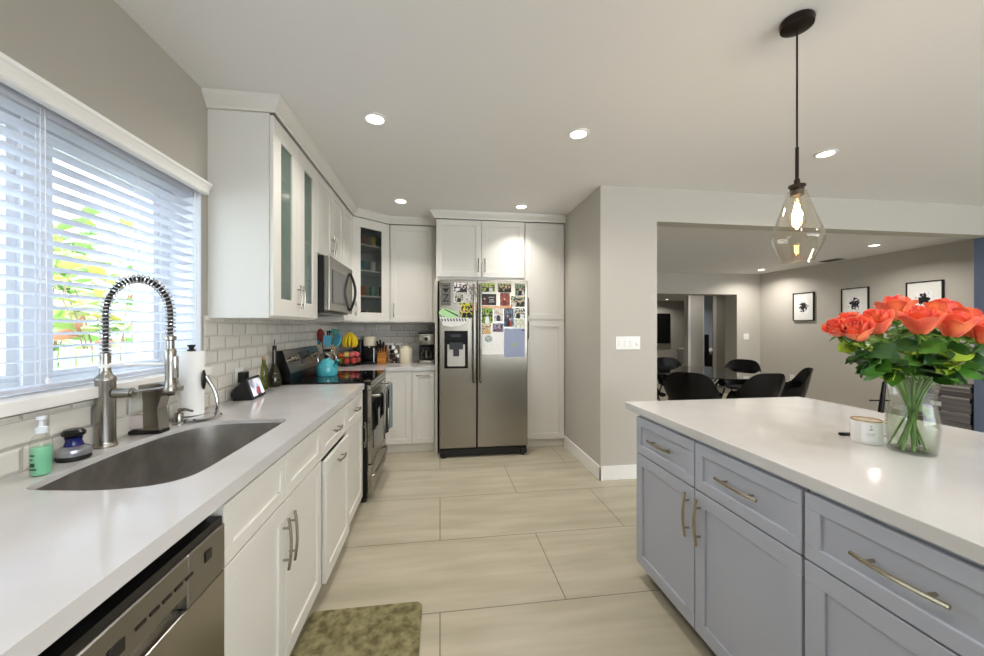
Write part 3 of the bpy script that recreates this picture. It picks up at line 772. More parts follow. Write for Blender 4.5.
# right door
FP(481.5, 283, 495, 292, 'photo of a couple on green grass, top left of the right fridge door', ['#6d8b3a', '#a9bf57', '#39492a'], [(.45, '#17171b', .8), (.7, '#d9cfcd', .8)])
FP(498, 283, 512, 292.5, 'dark olive group photo, top middle of the right fridge door', ['#757a4a', '#9a9560', '#2a2418'], [(.25, '#1d1410', .8), (.6, '#1b1612', .75), (.85, '#171310', .8)])
FP(516, 283, 526.5, 295.5, 'photo of a bride and groom under trees, top right of the right fridge door', ['#4a5a3a', '#7f9268', '#20262a'], [(.5, '#1a2230', .7), (.75, '#e4e4e2', .6)])
FP(479.5, 294, 496.5, 305.5, 'black birth announcement card with a pink face and white script', ['#140c0e', '#140c0e', '#241014'], [(.3, '#5a1d22', .75)], name='greeting_card', cat='card')
_card = [o for o in bpy.data.objects if str(o.get('label', '')).startswith('black birth')][0]
for zz, x0_, x1_ in ((297.5, 488.5, 494.5), (300, 489.5, 494), (302, 489, 494.5)):
    q = MB(); q.tube([(fx(x0_ + (x1_ - x0_) * i / 16), FY - .0024, fz(zz + .7 * math.sin(i * 1.9))) for i in range(17)], .0016, 5); q.build('printed_script', M_wplast, _card)
FP(500.5, 292.8, 510.5, 306, 'dark red and orange portrait card on the right fridge door', ['#8c2c20', '#a84a2c', '#5a1a18'], [(.45, '#6a1c18', .7)], name='greeting_card', cat='card', seed=1)
FP(511.5, 296, 526.5, 307, 'wide outdoor group photo with green background on the right fridge door', ['#8c9668', '#b9bda0', '#38301e'], [(.2, '#d9cfc0', .7), (.5, '#2a1d16', .7), (.8, '#33241a', .75)], seed=2)
FP(480, 306, 513, 309, 'peach paper strip running under the black card on the right fridge door', ['#eeb98f', '#f0c79c', '#e3a070'], name='paper_note', cat='note')
FP(481.8, 308.5, 492.8, 324, 'tall photo of a child in a white shirt before green leaves', ['#5f8a2f', '#8aae3e', '#1d2a12'], [(.5, '#efeeee', .78)], layer=1)
FP(494, 308.5, 503.5, 322, 'photo of a smiling baby in a navy outfit', ['#e9ddd6', '#efe6e0', '#c7b5ac'], [(.5, '#24365c', .85)], layer=1, seed=4)
FP(504.5, 308.5, 514.5, 327.5, 'tall photo of people in blue and red festive clothes', ['#8aa2ba', '#5a6d86', '#30323c'], [(.35, '#2c3350', .8), (.6, '#b1402a', .55)], layer=1, seed=5)
FP(515, 308, 526.5, 319, 'photo of a wedding couple in black and white clothes', ['#a9b4a0', '#d5dad2', '#2c3230'], [(.35, '#17171a', .8), (.7, '#eeeeec', .75)], layer=1, seed=6)
FP(514.8, 319.6, 526.2, 328.8, 'wide photo of flowers and people in white by a lawn', ['#6f8455', '#dfe2d8', '#b9c3a4'], [(.4, '#eeeeea', .6), (.75, '#e6e2da', .6)], seed=7)
FP(482, 324.4, 491.5, 335, 'small photo of a blond child holding a toy', ['#cdb48a', '#e9dcc4', '#9a7a4a'], [(.5, '#dcae5c', .75)], layer=1, seed=8)
FP(492.8, 324, 504, 332.8, 'star shaped family photo with dark edges', ['#6b5d74', '#9b8ea2', '#2a2a48'], [(.5, '#7c4858', .7)], seed=9)
t = thing('paper_note', 'large white sheet with a round blue floral sticker on the right fridge door', 'note', (fx(493), FY, fz(356)), 0, 'photos and notes on the refrigerator')
MB().box(fx(482), fx(504.3), FY - .0007, FY - .0001, fz(355.5), fz(332), 0).build('sheet', M_wplast, t)
mb = MB(XZ(FY - .0008)); mb.prism([(fx(488.6) + .04 * math.cos(a * PI / 12), fz(339.8) + .036 * math.sin(a * PI / 12)) for a in range(24)], 0, .0006); st_ = mb.build('sticker', photo_mat('floral_sticker', ['#5d6690', '#8f97b8', '#c3c9a0'], 5, 2), t)
mb = MB(XZ(FY - .0008))
for i in range(14):
    a = random.uniform(-.09, .1); b = random.uniform(-.09, -.02); mb.prism([(fx(490) + a + .004 * math.cos(k * PI / 3), fz(339) + b + .004 * math.sin(k * PI / 3)) for k in range(6)], 0, .0003)
mb.build('printed_leaves', mat('pale_leaf_print', '#b9c4bd', .5), t)
t = thing('folder', 'periwinkle blue folder with a faint green emblem hanging on the right fridge door', 'folder', (fx(515), FY, fz(359)), 0, 'photos and notes on the refrigerator')
MB().box(fx(504.8), fx(526), FY - .008, FY - .0006, fz(358.5), fz(329.2), .001, 1).build('cover', mat('periwinkle_card', '#98a2bd', .5), t)
mb = MB(XZ(FY - .0082)); mb.prism([(fx(515.3) + .026 * math.cos(a * PI / 8) * (1.3 if a % 2 else 1), fz(345.8) + .02 * math.sin(a * PI / 8)) for a in range(16)], 0, .0005); mb.build('emblem', mat('emblem_green', '#9fb08c', .5), t)
MB().box(fx(523), fx(525.4), FY - .012, FY - .008, fz(331.6), fz(330)).build('clip', M_black, t)

# ------------------------------------------------------------------ window blind
t = thing('window_blind', 'white horizontal slat blind with valance covering the kitchen window', 'blind', (-1.275, 1.24, WZ0))
BY0, BY1 = .33, 2.135
vb = MB(Matrix(((1, 0, 0, 0), (0, 0, 1, 0), (0, 1, 0, 0), (0, 0, 0, 1))))
vb.prism([(-1.234, 2.045), (-1.21, 2.045), (-1.204, 2.050), (-1.208, 2.057), (-1.204, 2.07), (-1.196, 2.085), (-1.190, 2.09), (-1.190, 2.103), (-1.234, 2.103)], .28, 2.165)
vb.build('valance', M_white, t)
MB().box(-1.31, -1.262, BY0, BY1, 2.03, 2.07).build('head_rail', M_blind, t)
M_bl = M_blind
nsl = 20
for i in range(nsl + 1):
    z = 2.02 - i * .0432
    mb = MB()
    def sl(u, v, z=z):
        a = (u - .5) * .048; cv = .003 * (1 - (2 * u - 1) ** 2)
        tl = math.radians(9)
        return Vector((-1.285 + a * math.cos(tl), BY0 + v * (BY1 - BY0), z + a * math.sin(tl) + cv))
    mb.grid(sl, 4, 1, .0026)
    mb.build('slat', M_bl, t, smooth=False)
MB().box(-1.308, -1.262, BY0, BY1, WZ0 + .012, WZ0 + .028, .004, 2).build('bottom_rail', M_bl, t)
lc = MB()
for y in (1.38, 1.77, 2.13, 1.0, .6):
    for x in (-1.309, -1.2605): lc.tube([(x, y, WZ0 + .02), (x, y, 2.05)], .0011, 5)
    lc.tube([(-1.285, y + .012, WZ0 + .02), (-1.285, y + .012, 2.05)], .0009, 5)
lc.build('ladder_cords', M_cord, t)
wd = MB(); wd.tube([(-1.248, 2.12, 2.05), (-1.247, 2.125, 1.7), (-1.247, 2.125, 1.32)], .0035, 8); wd.build('tilt_wand', M_cord, t, True)
tc_ = MB(); tc_.tube([(-1.252, 1.385, 2.05), (-1.251, 1.388, 1.6), (-1.25, 1.39, 1.19)], .0012, 6); tc_.lathe([(0, 0), (.006, .004), (.004, .022), (0, .025)], (-1.25, 1.39, 1.165), 10); tc_.build('pull_cord', M_cord, t)

# ------------------------------------------------------------------ outdoors through the window
M_grnd = mat('sandy_ground', '#c9c2ae', .9); noise_color(M_grnd, '#b8b095', '#dcd6c4', 4, 5)
o = struct('ground_outside', MB().box(-9, -1.56, -3, 9, -.1, 0), M_grnd)
M_leafs = [mat('leaf_lime', '#b9d070', .45), mat('leaf_green', '#8cbb6c', .45), mat('leaf_light', '#cfe2ac', .45), mat('leaf_yellow', '#e6d478', .45), mat('leaf_red', '#d0907c', .45), mat('leaf_pale', '#e6ebd2', .45)]
M_stem = mat('shrub_stem', '#a8907c', .8)
def leaf_pts(mb_, base, d, L, W, droop=.3, nu=4, roll=0.0):
    d = d.normalized(); side = d.cross(Vector((0, 0, 1)))
    side = side.normalized() if side.length > .01 else Vector((1, 0, 0)); up = side.cross(d)
    side, up = side * math.cos(roll) + up * math.sin(roll), up * math.cos(roll) - side * math.sin(roll)
    def fn(u, v):
        w = W * math.sin(PI * min(1, u * .96 + .04)) ** .8 * (v - .5) * 2 * .5
        return base + d * (u * L) + side * w + up * (abs(v - .5) * .3 * W - droop * L * u * u)
    mb_.grid(fn, nu, 2)
def shrub(name, label, x, y, h, sp, n, mats, seed, L=.22):
    rnd = random.Random(seed)
    t = thing(name, label, 'shrub', (x, y, 0), 0, 'garden shrubs outside the window')
    stm = MB(); lv = [MB() for _ in mats]
    for k in range(9):
        a = rnd.uniform(0, 2 * PI); r = rnd.uniform(.1, sp)
        top = Vector((x + r * math.cos(a), y + r * math.sin(a), h * rnd.uniform(.6, 1)))
        mid = Vector((x + r * .4 * math.cos(a), y + r * .4 * math.sin(a), top.z * .5))
        pts = catmull([(x, y, 0), tuple(mid), tuple(top)], 5, False)
        stm.tube(pts, [.014 - .009 * i / (len(pts) - 1) for i in range(len(pts))], 6)
        for j in range(n):
            q = rnd.uniform(.25, 1); p = pts[min(len(pts) - 1, int(q * (len(pts) - 1)))]
            aa = rnd.uniform(0, 2 * PI); d = Vector((math.cos(aa), math.sin(aa), rnd.uniform(-.2, .9)))
            i = rnd.choices(range(len(mats)), [5, 4, 3, 2, 1, 2][:len(mats)])[0]
            leaf_pts(lv[i], p, d, L * rnd.uniform(.7, 1.3), L * rnd.uniform(.35, .55), .3, 4, rnd.uniform(-1.2, 1.2))
    stm.build('stems', M_stem, t)
    for m_, l_, i in zip(mats, lv, range(9)):
        if len(l_.bm.verts): l_.build('foliage', m_, t, True, fix=False)
        else: l_.bm.free()
shrub('croton_shrub', 'leafy lime green shrub seen through the middle of the blinds', -3.75, 4.9, 2.9, .6, 26, M_leafs, 1, .30)
shrub('croton_shrub', 'yellow and red leaved shrub behind the left part of the window', -3.75, 3.25, 2.5, .6, 26, [M_leafs[i] for i in (3, 0, 4, 2)], 2, .26)
shrub('croton_shrub', 'pale green shrub at the far left edge of the window view', -3.75, 1.5, 2.8, .6, 24, [M_leafs[i] for i in (2, 5, 0, 1)], 3, .24)
shrub('croton_shrub', 'tall broad leaved shrub farther back behind the lime one', -5.6, 6.2, 3.6, .8, 24, [M_leafs[i] for i in (1, 2, 0)], 4, .42)
shrub('croton_shrub', 'low yellow green shrub by the picket fence', -5.5, 4.3, 2.0, .6, 18, [M_leafs[i] for i in (0, 3, 5, 4)], 5, .26)
shrub('croton_shrub', 'tall pale shrub behind the left window pane', -5.6, 2.4, 3.4, .8, 22, [M_leafs[i] for i in (2, 1, 5)], 6, .36)
t = thing('picket_fence', 'low pale grey picket fence in the garden below the shrubs', 'fence', (-2.5, 3, 0))
M_fence = mat('pale_grey_fence', '#c4c5c9', .7)
pk = MB()
for i in range(44):
    y = -.2 + i * .125; hh_ = 1.19 + .03 * (i % 2); pk.prism([(-2.56, y), (-2.54, y), (-2.54, y + .09), (-2.56, y + .09)], 0, hh_)
pk.build('pickets', M_fence, t)
rl = MB(); rl.box(-2.539, -2.50, -.2, 5.3, .85, .92); rl.box(-2.539, -2.50, -.2, 5.3, .25, .32); rl.build('rails', M_fence, t)

# ------------------------------------------------------------------ faucet
fx0, fy0 = -1.19, 1.525
t = thing('kitchen_faucet', 'tall brushed nickel spring-neck faucet behind the sink', 'faucet', (fx0, fy0, CT))
b = MB(); b.lathe([(0, 0), (.033, 0), (.033, .006), (.029, .011), (.028, .02), (.028, .232), (.030, .238), (.030, .244), (.026, .252), (.019, .26), (.015, .275), (.015, .335), (.012, .338), (0, .338)], (fx0, fy0, CT + .0005), 32)
bd = b.build('base_column', M_steel, t, True)
ax = .21; zc_ = 1.40
arc = [(fx0, fy0, 1.25), (fx0, fy0, 1.32), (fx0, fy0, 1.40)] + [(fx0 + ax / 2 - ax / 2 * math.cos(PI * i / 16), fy0, zc_ + .125 * math.sin(PI * i / 16)) for i in range(1, 17)] + [(fx0 + ax, fy0, 1.36), (fx0 + ax, fy0, 1.315)]
b = MB(); b.tube(arc, .0085, 10); b.build('hose', M_black, t, True)
ap = catmull(arc, 10, False); cum = [0]
for a, c in zip(ap, ap[1:]): cum.append(cum[-1] + (c - a).length)
coil = []; N = 44 * 12; tot = cum[-1]; j = 0
for i in range(N + 1):
    s = tot * i / N
    while j < len(cum) - 2 and cum[j + 1] < s: j += 1
    f_ = (s - cum[j]) / max(1e-6, cum[j + 1] - cum[j]); p = ap[j].lerp(ap[j + 1], f_); d = (ap[j + 1] - ap[j]).normalized()
    v = Vector((0, 1, 0)); u = v.cross(d).normalized(); an = 2 * PI * 44 * i / N
    coil.append(p + (u * math.cos(an) + v * math.sin(an)) * .0145)
b = MB(); b.tube(coil, .0026, 6); b.build('spring', M_chrome, t, True)
hx = fx0 + ax
b = MB(); b.lathe([(0, .0), (.012, 0), (.012, .03), (.018, .034), (.018, .045), (.012, .05), (0, .05)], (hx, fy0, 1.27), 20)
b.lathe([(0, 0), (.021, 0), (.023, .008), (.018, .02), (.0155, .05), (.0165, .11), (.018, .15), (.015, .158), (0, .158)], (hx, fy0, 1.113), 24)
sh = b.build('spray_head', M_steel, t, True)
b = MB(); b.box(hx + .014, hx + .024, fy0 - .010, fy0 + .010, 1.16, 1.245, .005, 3); b.build('spray_trigger', M_chrome, sh, True)
b = MB(); b.tube([(fx0 + .01, fy0, 1.215), (hx - .015, fy0, 1.215)], .006, 10); b.lathe([(.0155, 0), (.019, 0), (.019, .012), (.0155, .012), (.0155, 0)], (fx0, fy0, 1.205), 20); b.build('support_arm', M_wplast, t, True)
b = MB(); b.tube([(fx0 + .03, fy0, 1.112), (fx0 + .085, fy0 + .0, 1.112)], .018, 20); b.tube([(fx0 + .085, fy0, 1.112), (fx0 + .092, fy0, 1.112)], .014, 20)
b.tube([(fx0 + .085, fy0, 1.115), (fx0 + .14, fy0 + .01, 1.12), (fx0 + .20, fy0 + .02, 1.128)], [.007, .006, .008], 10); b.build('lever_handle', M_steel, t, True)

# green hand soap
t = thing('soap_bottle', 'clear pump bottle of green liquid soap beside the faucet', 'soap bottle', (-1.15, 1.262, CT))
px, py = -1.15, 1.262
b = MB(); b.lathe([(0, 0), (.020, 0), (.0235, .006), (.0235, .085), (.022, .10), (.017, .112), (.011, .117), (.011, .122), (0, .122)], (px, py, CT + .0005), 24); b.build('bottle_body', M_glass, t, True)
b = MB(); b.lathe([(0, .002), (.019, .002), (.0218, .008), (.0218, .082), (0, .082)], (px, py, CT + .001), 24); b.build('liquid_soap', mat('green_soap_liquid', '#86cfa6', .15, spec=.6), t, True)
b = MB(); b.lathe([(0, .1225), (.014, .1225), (.014, .138), (.006, .142), (.005, .158), (.011, .161), (.011, .170), (0, .172)], (px, py, CT), 20); b.tube([(px, py, CT + .165), (px - .012, py + .012, CT + .166), (px - .02, py + .022, CT + .162)], .004, 8)
b.build('pump', mat('clear_white_pump', '#dfe6ec', .2), t, True)
b = MB(Matrix.Translation((px, py, 0)))
lb = [(.0237 * math.cos(math.radians(a)), .0237 * math.sin(math.radians(a))) for a in range(-110, -40, 10)]
for z0, z1, a0, a1 in ((.060, .064, 0, 3), (.048, .052, 0, 2), (.030, .040, 0, 3), (.020, .024, 0, 4)):
    p = lb[a0:a1 + 1]; b.prism(p + [(q[0] * 1.01, q[1] * 1.01) for q in p[::-1]], CT + z0, CT + z1)
b.build('label_print', mat('dark_green_print', '#1f4a38', .5), t)

# palm scrubber
px, py = -1.180, 1.395
t = thing('dish_scrubber', 'round silver and navy soap-dispensing dish scrubber with black knob', 'scrubber', (px, py, CT))
MB().lathe([(0, 0), (.038, 0), (.042, .006), (.041, .016), (0, .016)], (px, py, CT + .0005), 28).build('bristle_base', M_blackm, t, True)
MB().lathe([(0, .0165), (.042, .0165), (.044, .022), (.041, .036), (.028, .045), (0, .045)], (px, py, CT), 28).build('silver_body', mat('silver_plastic', '#a8a9ae', .25, .6), t, True)
MB().lathe([(0, .0455), (.024, .0455), (.019, .062), (.022, .072), (0, .072)], (px, py, CT), 28).build('navy_reservoir', mat('navy_plastic', '#1c2160', .2), t, True)
MB().lathe([(0, .0725), (.018, .0725), (.028, .08), (.029, .09), (.022, .098), (0, .10)], (px, py, CT), 28).build('knob', M_black, t, True)

# automatic soap dispenser (clear tank + chrome body)
px, py = -1.185, 1.70
t = thing('automatic_soap_dispenser', 'chrome sensor soap dispenser with clear tank behind the faucet', 'soap dispenser', (px, py, CT))
MB().box(px - .055, px + .075, py - .03, py + .03, CT + .0005, CT + .016, .006, 3).build('base', M_black, t, True)
MB().box(px - .052, px + .012, py - .027, py + .027, CT + .0165, CT + .165, .008, 3).build('tank', M_glass, t, True)
MB().box(px - .047, px + .007, py - .022, py + .022, CT + .022, CT + .075, .006, 2).build('soap_liquid', mat('pinkish_soap', '#d8c9c6', .15), t, True)
bx = ext_y([(px + .013, CT + .0165), (px + .070, CT + .0165), (px + .062, CT + .10), (px + .075, CT + .15), (px + .125, CT + .165), (px + .128, CT + .185), (px + .06, CT + .205), (px - .03, CT + .195), (px - .045, CT + .182), (px + .008, CT + .168)], py - .027, py + .027)
bx.build('chrome_body', M_nickel, t)
MB().box(px + .085, px + .105, py - .012, py + .012, CT + .150, CT + .1565, .003, 2).build('nozzle', M_black, t)
MB().tube([(px + .0175, py - .0285, CT + .055), (px - .012, py - .0285, CT + .055)], .0001, 4).bm.free()
# built-in soap pump
px, py = -1.145, 1.835
t = thing('sink_soap_pump', 'small chrome built-in soap pump on the sink deck beside the towel holder', 'soap pump', (px, py, CT))
MB().lathe([(0, 0), (.024, 0), (.024, .005), (.017, .01), (.017, .045), (.014, .05), (.006, .052), (.006, .065), (0, .065)], (px, py, CT + .0005), 24).build('pump_body', M_steel, t, True)
b = MB(); b.tube([(px, py, CT + .062), (px + .03, py - .005, CT + .066), (px + .062, py - .01, CT + .058)], [.008, .006, .005], 10); b.build('spout', M_steel, t, True)

# paper towel holder and roll
px, py = -1.118, 1.925
t = thing('paper_towel_holder', 'stainless paper towel holder with round base and tension arm', 'paper towel holder', (px, py, CT))
MB().lathe([(0, 0), (.086, 0), (.09, .004), (.09, .012), (.085, .018), (.02, .022), (0, .022)], (px, py, CT + .0005), 40).build('base', M_chrome, t, True)
MB().tube([(px - .03, py, CT + .02), (px - .03, py, CT + .325)], .006, 10).build('rod', M_chrome, t, True)
MB().lathe([(0, 0), (.017, 0), (.017, .006), (.008, .01), (.012, .02), (.018, .028), (0, .03)], (px - .03, py, CT + .318), 20).build('finial', M_blackm, t, True)
b = MB(); b.tube(catmull([(px + .076, py, CT + .02), (px + .08, py, CT + .07), (px + .068, py, CT + .13), (px + .036, py - .008, CT + .20)], 5, False), [.009] * 16, 10); b.build('tension_arm', M_chrome, t, True)
b = MB(); b.ball((px + .028, py - .010, CT + .185), .013, .6, 1.1, 3.6, 16, 10); b.build('arm_pad', M_black, t, True)
b = MB(); b.lathe([(.018, 0), (.048, 0), (.048, .292), (.018, .292), (.018, 0)], (px - .03, py, CT + .024), 40)
tag(b.build('paper_towel_roll', M_paper, smooth=True), 'full white paper towel roll standing on the stainless holder', 'paper towels')

# smart display with power adapter
t = thing('smart_display', 'black wedge smart display with a lit photo screen on the counter', 'smart display', (-1.16, 2.46, CT))
u = Vector((.18, .98, 0)); u = Vector((-.10, .995, 0)).normalized(); n_ = Vector((u.y, -u.x, 0))
o0 = Vector((-1.085, 2.37, CT)); Fd = Matrix(((u.x, n_.x, 0, o0.x), (u.y, n_.y, 0, o0.y), (0, 0, 1, o0.z), (0, 0, 0, 1)))   # local x along screen, y out, z up
def profile_x(pts, L, F, bev=0):
    m = MB(F @ Matrix(((0, 0, 1, 0), (1, 0, 0, 0), (0, 1, 0, 0), (0, 0, 0, 1)))); m.prism(pts, 0, L); return m
profile_x([(-.005, .001), (-.10, .001), (-.115, .02), (-.10, .06), (-.055, .118), (-.044, .126)], .205, Fd).build('speaker_body', M_blackm, t)
sl_ = math.atan2(.040, .126); c_, s_ = math.cos(sl_), math.sin(sl_)
Fs = Fd @ Matrix(((1, 0, 0, 0), (0, -s_, c_, -.004), (0, c_, s_, .002), (0, 0, 0, 1)))
sc_ = MB(Fs); sc_.box(0, .205, 0, .130, 0, .008, .003, 2); scn = sc_.build('screen_bezel', M_black, t)
m_ = mat('screen_picture', '#c8ccd8', .3)
noise_color(m_, '#22263a', '#e6e8f2', 9, 2, lo=.42, hi=.58); bsdf(m_).inputs['Emission Strength'].default_value = .5
m_.node_tree.links.new([n for n in m_.node_tree.nodes if n.type == 'VALTORGB'][0].outputs[0], bsdf(m_).inputs['Emission Color'])
MB(Fs).box(.014, .191, .014, .116, .0082, .0088).build('screen', m_, scn)
pm = MB(Fs); pm.prism([(.08, .02), (.13, .02), (.125, .06), (.09, .065)], .0090, .0094); pm.build('screen_person', mat('screen_red', '#b04858', .4, emit='#b04858', es=.4), scn)
t = thing('power_adapter', 'black plug adapter with cable in the backsplash outlet behind the smart display', 'adapter', (XW, 2.50, 1.02))
MB().box(XW + .016, XW + .055, 2.47, 2.53, 1.01, 1.075, .005, 2).build('plug', M_black, t)
b = MB(); b.tube(catmull([(XW + .045, 2.475, 1.02), (XW + .06, 2.44, 1.015), (XW + .05, 2.36, .985), (XW + .055, 2.33, .95), (XW + .075, 2.36, .928), (XW + .085, 2.40, .926)], 6, False), .003, 6); b.build('cable', M_black, t, True)
tag(MB().box(XW + .0105, XW + .0155, 2.455, 2.545, .99, 1.10, .002, 1).build('outlet_plate', M_wplast), 'white outlet plate on the side backsplash behind the black adapter', 'outlet')

# bottles
def bottle(name, label, x, y, prof, m, cap):
    t = thing(name, label, 'bottle', (x, y, CT))
    MB().lathe(prof, (x, y, CT + .0005), 28).build('bottle_glass', m, t, True)
    cap(t); return t
def cap1(t):
    MB().lathe([(0, 0), (.014, 0), (.014, .03), (.011, .034), (0, .034)], (-1.185, 2.90, CT + .262), 16).build('stopper', M_black, t, True)
    MB().tube([(-1.185, 2.90, CT + .29), (-1.185, 2.90, CT + .315), (-1.184, 2.90, CT + .34)], .003, 8).build('pour_spout', M_black, t, True)
bottle('oil_bottle', 'dark brown rounded oil bottle with a pour spout next to the range', -1.185, 2.90, [(0, 0), (.04, 0), (.046, .01), (.047, .05), (.04, .09), (.024, .13), (.015, .17), (.014, .262), (0, .262)], mat('dark_oil_glass', '#2a2410', .06, spec=.7), cap1)
def cap2(t): MB().lathe([(0, 0), (.0125, 0), (.0125, .02), (0, .02)], (-1.213, 2.80, CT + .205), 16).build('bottle_cap', M_tan, t, True)
bottle('oil_bottle', 'pale olive green glass bottle left of the dark oil bottle', -1.213, 2.80, [(0, 0), (.024, 0), (.027, .006), (.027, .13), (.018, .16), (.012, .175), (.012, .205), (0, .205)], M_olive, cap2)

# ------------------------------------------------------------------ kettle on the cooktop
px, py, pz = -.965, 3.40, .9335
t = thing('tea_kettle', 'teal enamel tea kettle with black knob on the cooktop', 'kettle', (px, py, pz))
MB().lathe([(0, 0), (.082, 0), (.088, .012), (.088, .06), (.082, .09), (.066, .118), (.045, .132), (.036, .135), (0, .135)], (px, py, pz), 32).build('kettle_body', M_teal, t, True)
MB().lathe([(0, .1352), (.038, .1352), (.034, .143), (.01, .148), (0, .148)], (px, py, pz), 24).build('lid', M_teal, t, True)
MB().lathe([(0, .1482), (.008, .1482), (.016, .160), (.014, .172), (0, .176)], (px, py, pz), 16).build('lid_knob', M_black, t, True)
b = MB(); b.tube(catmull([(px - .065, py, pz + .10), (px - .075, py, pz + .16), (px - .03, py, pz + .215), (px + .03, py, pz + .215), (px + .075, py, pz + .16), (px + .065, py, pz + .10)], 5, False), .006, 10); b.build('bail_handle', M_chrome, t, True)
b = MB(); b.tube([(px - .03, py, pz + .215), (px + .03, py, pz + .215)], .013, 12); b.build('grip', M_black, t, True)
b = MB(); b.tube([(px + .06, py - .03, pz + .07), (px + .085, py - .055, pz + .10), (px + .10, py - .07, pz + .125)], [.02, .015, .012], 14); b.build('spout', M_teal, t, True)
b = MB(); b.tube([(px + .093, py - .063, pz + .113), (px + .108, py - .077, pz + .137)], .017, 12); b.build('spout_cap', M_tealdk, t, True)

# ------------------------------------------------------------------ far corner items
px, py = -1.13, 3.98
t = thing('utensil_crock', 'chrome utensil crock full of silicone tools behind the kettle', 'utensil holder', (px, py, CT))
MB().lathe([(0, 0), (.065, 0), (.068, .16), (.065, .16), (.062, .006), (0, .006)], (px, py, CT + .0005), 28).build('crock', M_steel, t, True)
def utensil(label, dx, dy, L, kind, m, hm=M_tan, ang=0):
    """leaning tool; kind: spatula, spoon, whisk"""
    bx_ = Vector((px + dx * .3, py + dy * .3, CT + .02)); top = Vector((px + dx * 2.0 - .02, py + dy * 1.6, CT + L)); d = (top - bx_).normalized()
    t = thing(kind, label, 'utensil', bx_, 0, 'kitchen tools in the crock')
    he = bx_ + d * (L * .66)
    MB().tube([bx_, he], .005, 8).build('tool_handle', hm, t, True)
    w = d.cross(Vector((.2, 1, 0))).normalized(); w = (w * math.cos(ang) + w.cross(d) * math.sin(ang)); n2 = d.cross(w)
    Fh = Matrix(((w.x, d.x, n2.x, he.x), (w.y, d.y, n2.y, he.y), (w.z, d.z, n2.z, he.z), (0, 0, 0, 1)))
    hl = L * .36
    if kind == 'spatula':
        hb_ = MB(Fh); hb_.prism([(-.012, -.004), (.012, -.004), (.042, .03), (.048, hl), (-.048, hl), (-.042, .03)], -.003, .003, .0015, 1)
    elif kind == 'slotted_turner':
        hb_ = MB(Fh)
        for i in range(4): hb_.box(-.04 + i * .0213, -.026 + i * .0213, .02, hl, -.0025, .0025)
        hb_.box(-.04, .04, hl - .008, hl + .006, -.0025, .0025); hb_.box(-.04, .04, 0, .022, -.0025, .0025)
    else:
        hb_ = MB(Fh @ Matrix.Translation((0, hl * .5, 0))); hb_.ball((0, 0, 0), .042, 1, hl * .5 / .042, .35, 16, 10)
    hb_.build('tool_head', m, t, kind == 'spoon')
utensil('dark teal spoon at the far left of the utensil crock', -.05, .01, .36, 'spoon', M_tealdk)
utensil('red-brown ladle spoon standing tall in the utensil crock', -.02, -.01, .39, 'spoon', M_redbr, M_black)
utensil('pale teal spatula in the middle of the utensil crock', .015, -.02, .32, 'spatula', M_skyb)
utensil('navy blue slotted turner behind the pale spatula', .02, .03, .36, 'slotted_turner', mat('navy_silicone', '#1c4a6b', .45))
utensil('green-grey slotted turner leaning right in the utensil crock', .05, .0, .38, 'slotted_turner', mat('sage_silicone', '#5aa596', .45))
utensil('bright sky blue spatula leaning far right in the utensil crock', .07, -.02, .35, 'spatula', M_skyb, M_tan, .5)
utensil('wood handled teal spoon leaning toward the fruit', .06, .03, .33, 'spoon', M_tealsil)

# fruit basket with banana hook
px, py = -1.0, 4.33
t = thing('fruit_basket', 'dark wire fruit basket with a banana hook', 'fruit basket', (px, py, CT))
wb_ = MB()
def circ(r, z, n=28): return [(px + r * math.cos(2 * PI * i / n), py + r * math.sin(2 * PI * i / n), z) for i in range(n + 1)]
for r, z in ((.13, CT + .11), (.115, CT + .075), (.09, CT + .045), (.07, CT + .034)): wb_.tube(circ(r, z), .0025, 6, False)
wb_.tube(circ(.08, CT + .005), .003, 6, False)
for i in range(16):
    a = 2 * PI * i / 16; c, s2 = math.cos(a), math.sin(a)
    wb_.tube([(px + .13 * c, py + .13 * s2, CT + .11), (px + .115 * c, py + .115 * s2, CT + .075), (px + .09 * c, py + .09 * s2, CT + .045), (px + .03 * c, py + .03 * s2, CT + .03)], .0018, 5)
for i in range(4):
    a = PI / 4 + PI / 2 * i; wb_.tube([(px + .08 * math.cos(a), py + .08 * math.sin(a), CT + .005), (px + .075 * math.cos(a), py + .075 * math.sin(a), CT + .036)], .003, 5)
wb_.build('wire_bowl', M_black, t, True)
b = MB(); b.tube(catmull([(px - .02, py + .125, CT + .01), (px - .02, py + .14, CT + .2), (px - .01, py + .12, CT + .36), (px + .0, py + .06, CT + .395), (px + .01, py + .01, CT + .37)], 6, False), .004, 8); b.build('banana_hook', M_black, t, True)
fr_ = [(-.07, -.03, .06, .036, '#a8b43a', 'apple', 'green'), (-.01, -.07, .06, .038, '#b23b2e', 'apple', 'red'), (.06, -.04, .06, .037, '#c2453c', 'apple', 'deep red'), (-.05, .05, .062, .037, '#d9792c', 'orange', 'orange'), (.03, .06, .062, .038, '#d98a7a', 'peach', 'pink'), (.085, .035, .068, .034, '#cf5a55', 'peach', 'rosy'),
       (-.075, -.05, .118, .035, '#d8693a', 'orange', 'upper orange'), (-.02, -.045, .128, .036, '#e8c069', 'apple', 'yellow'), (.04, -.03, .125, .036, '#cd6a66', 'peach', 'upper pink'), (.09, -.02, .125, .033, '#c9505a', 'apple', 'upper rosy'), (-.04, .03, .125, .034, '#8e9c3a', 'apple', 'upper green'), (.055, .035, .13, .034, '#d77c7c', 'peach', 'upper pale pink')]
wherefr = ['low at left', 'low in front', 'low at front right', 'low at back left', 'low at back', 'low at back right', 'on top at far left', 'on top near the front', 'on top in the middle', 'on top at the far right', 'on top toward the back left', 'on top toward the back right']
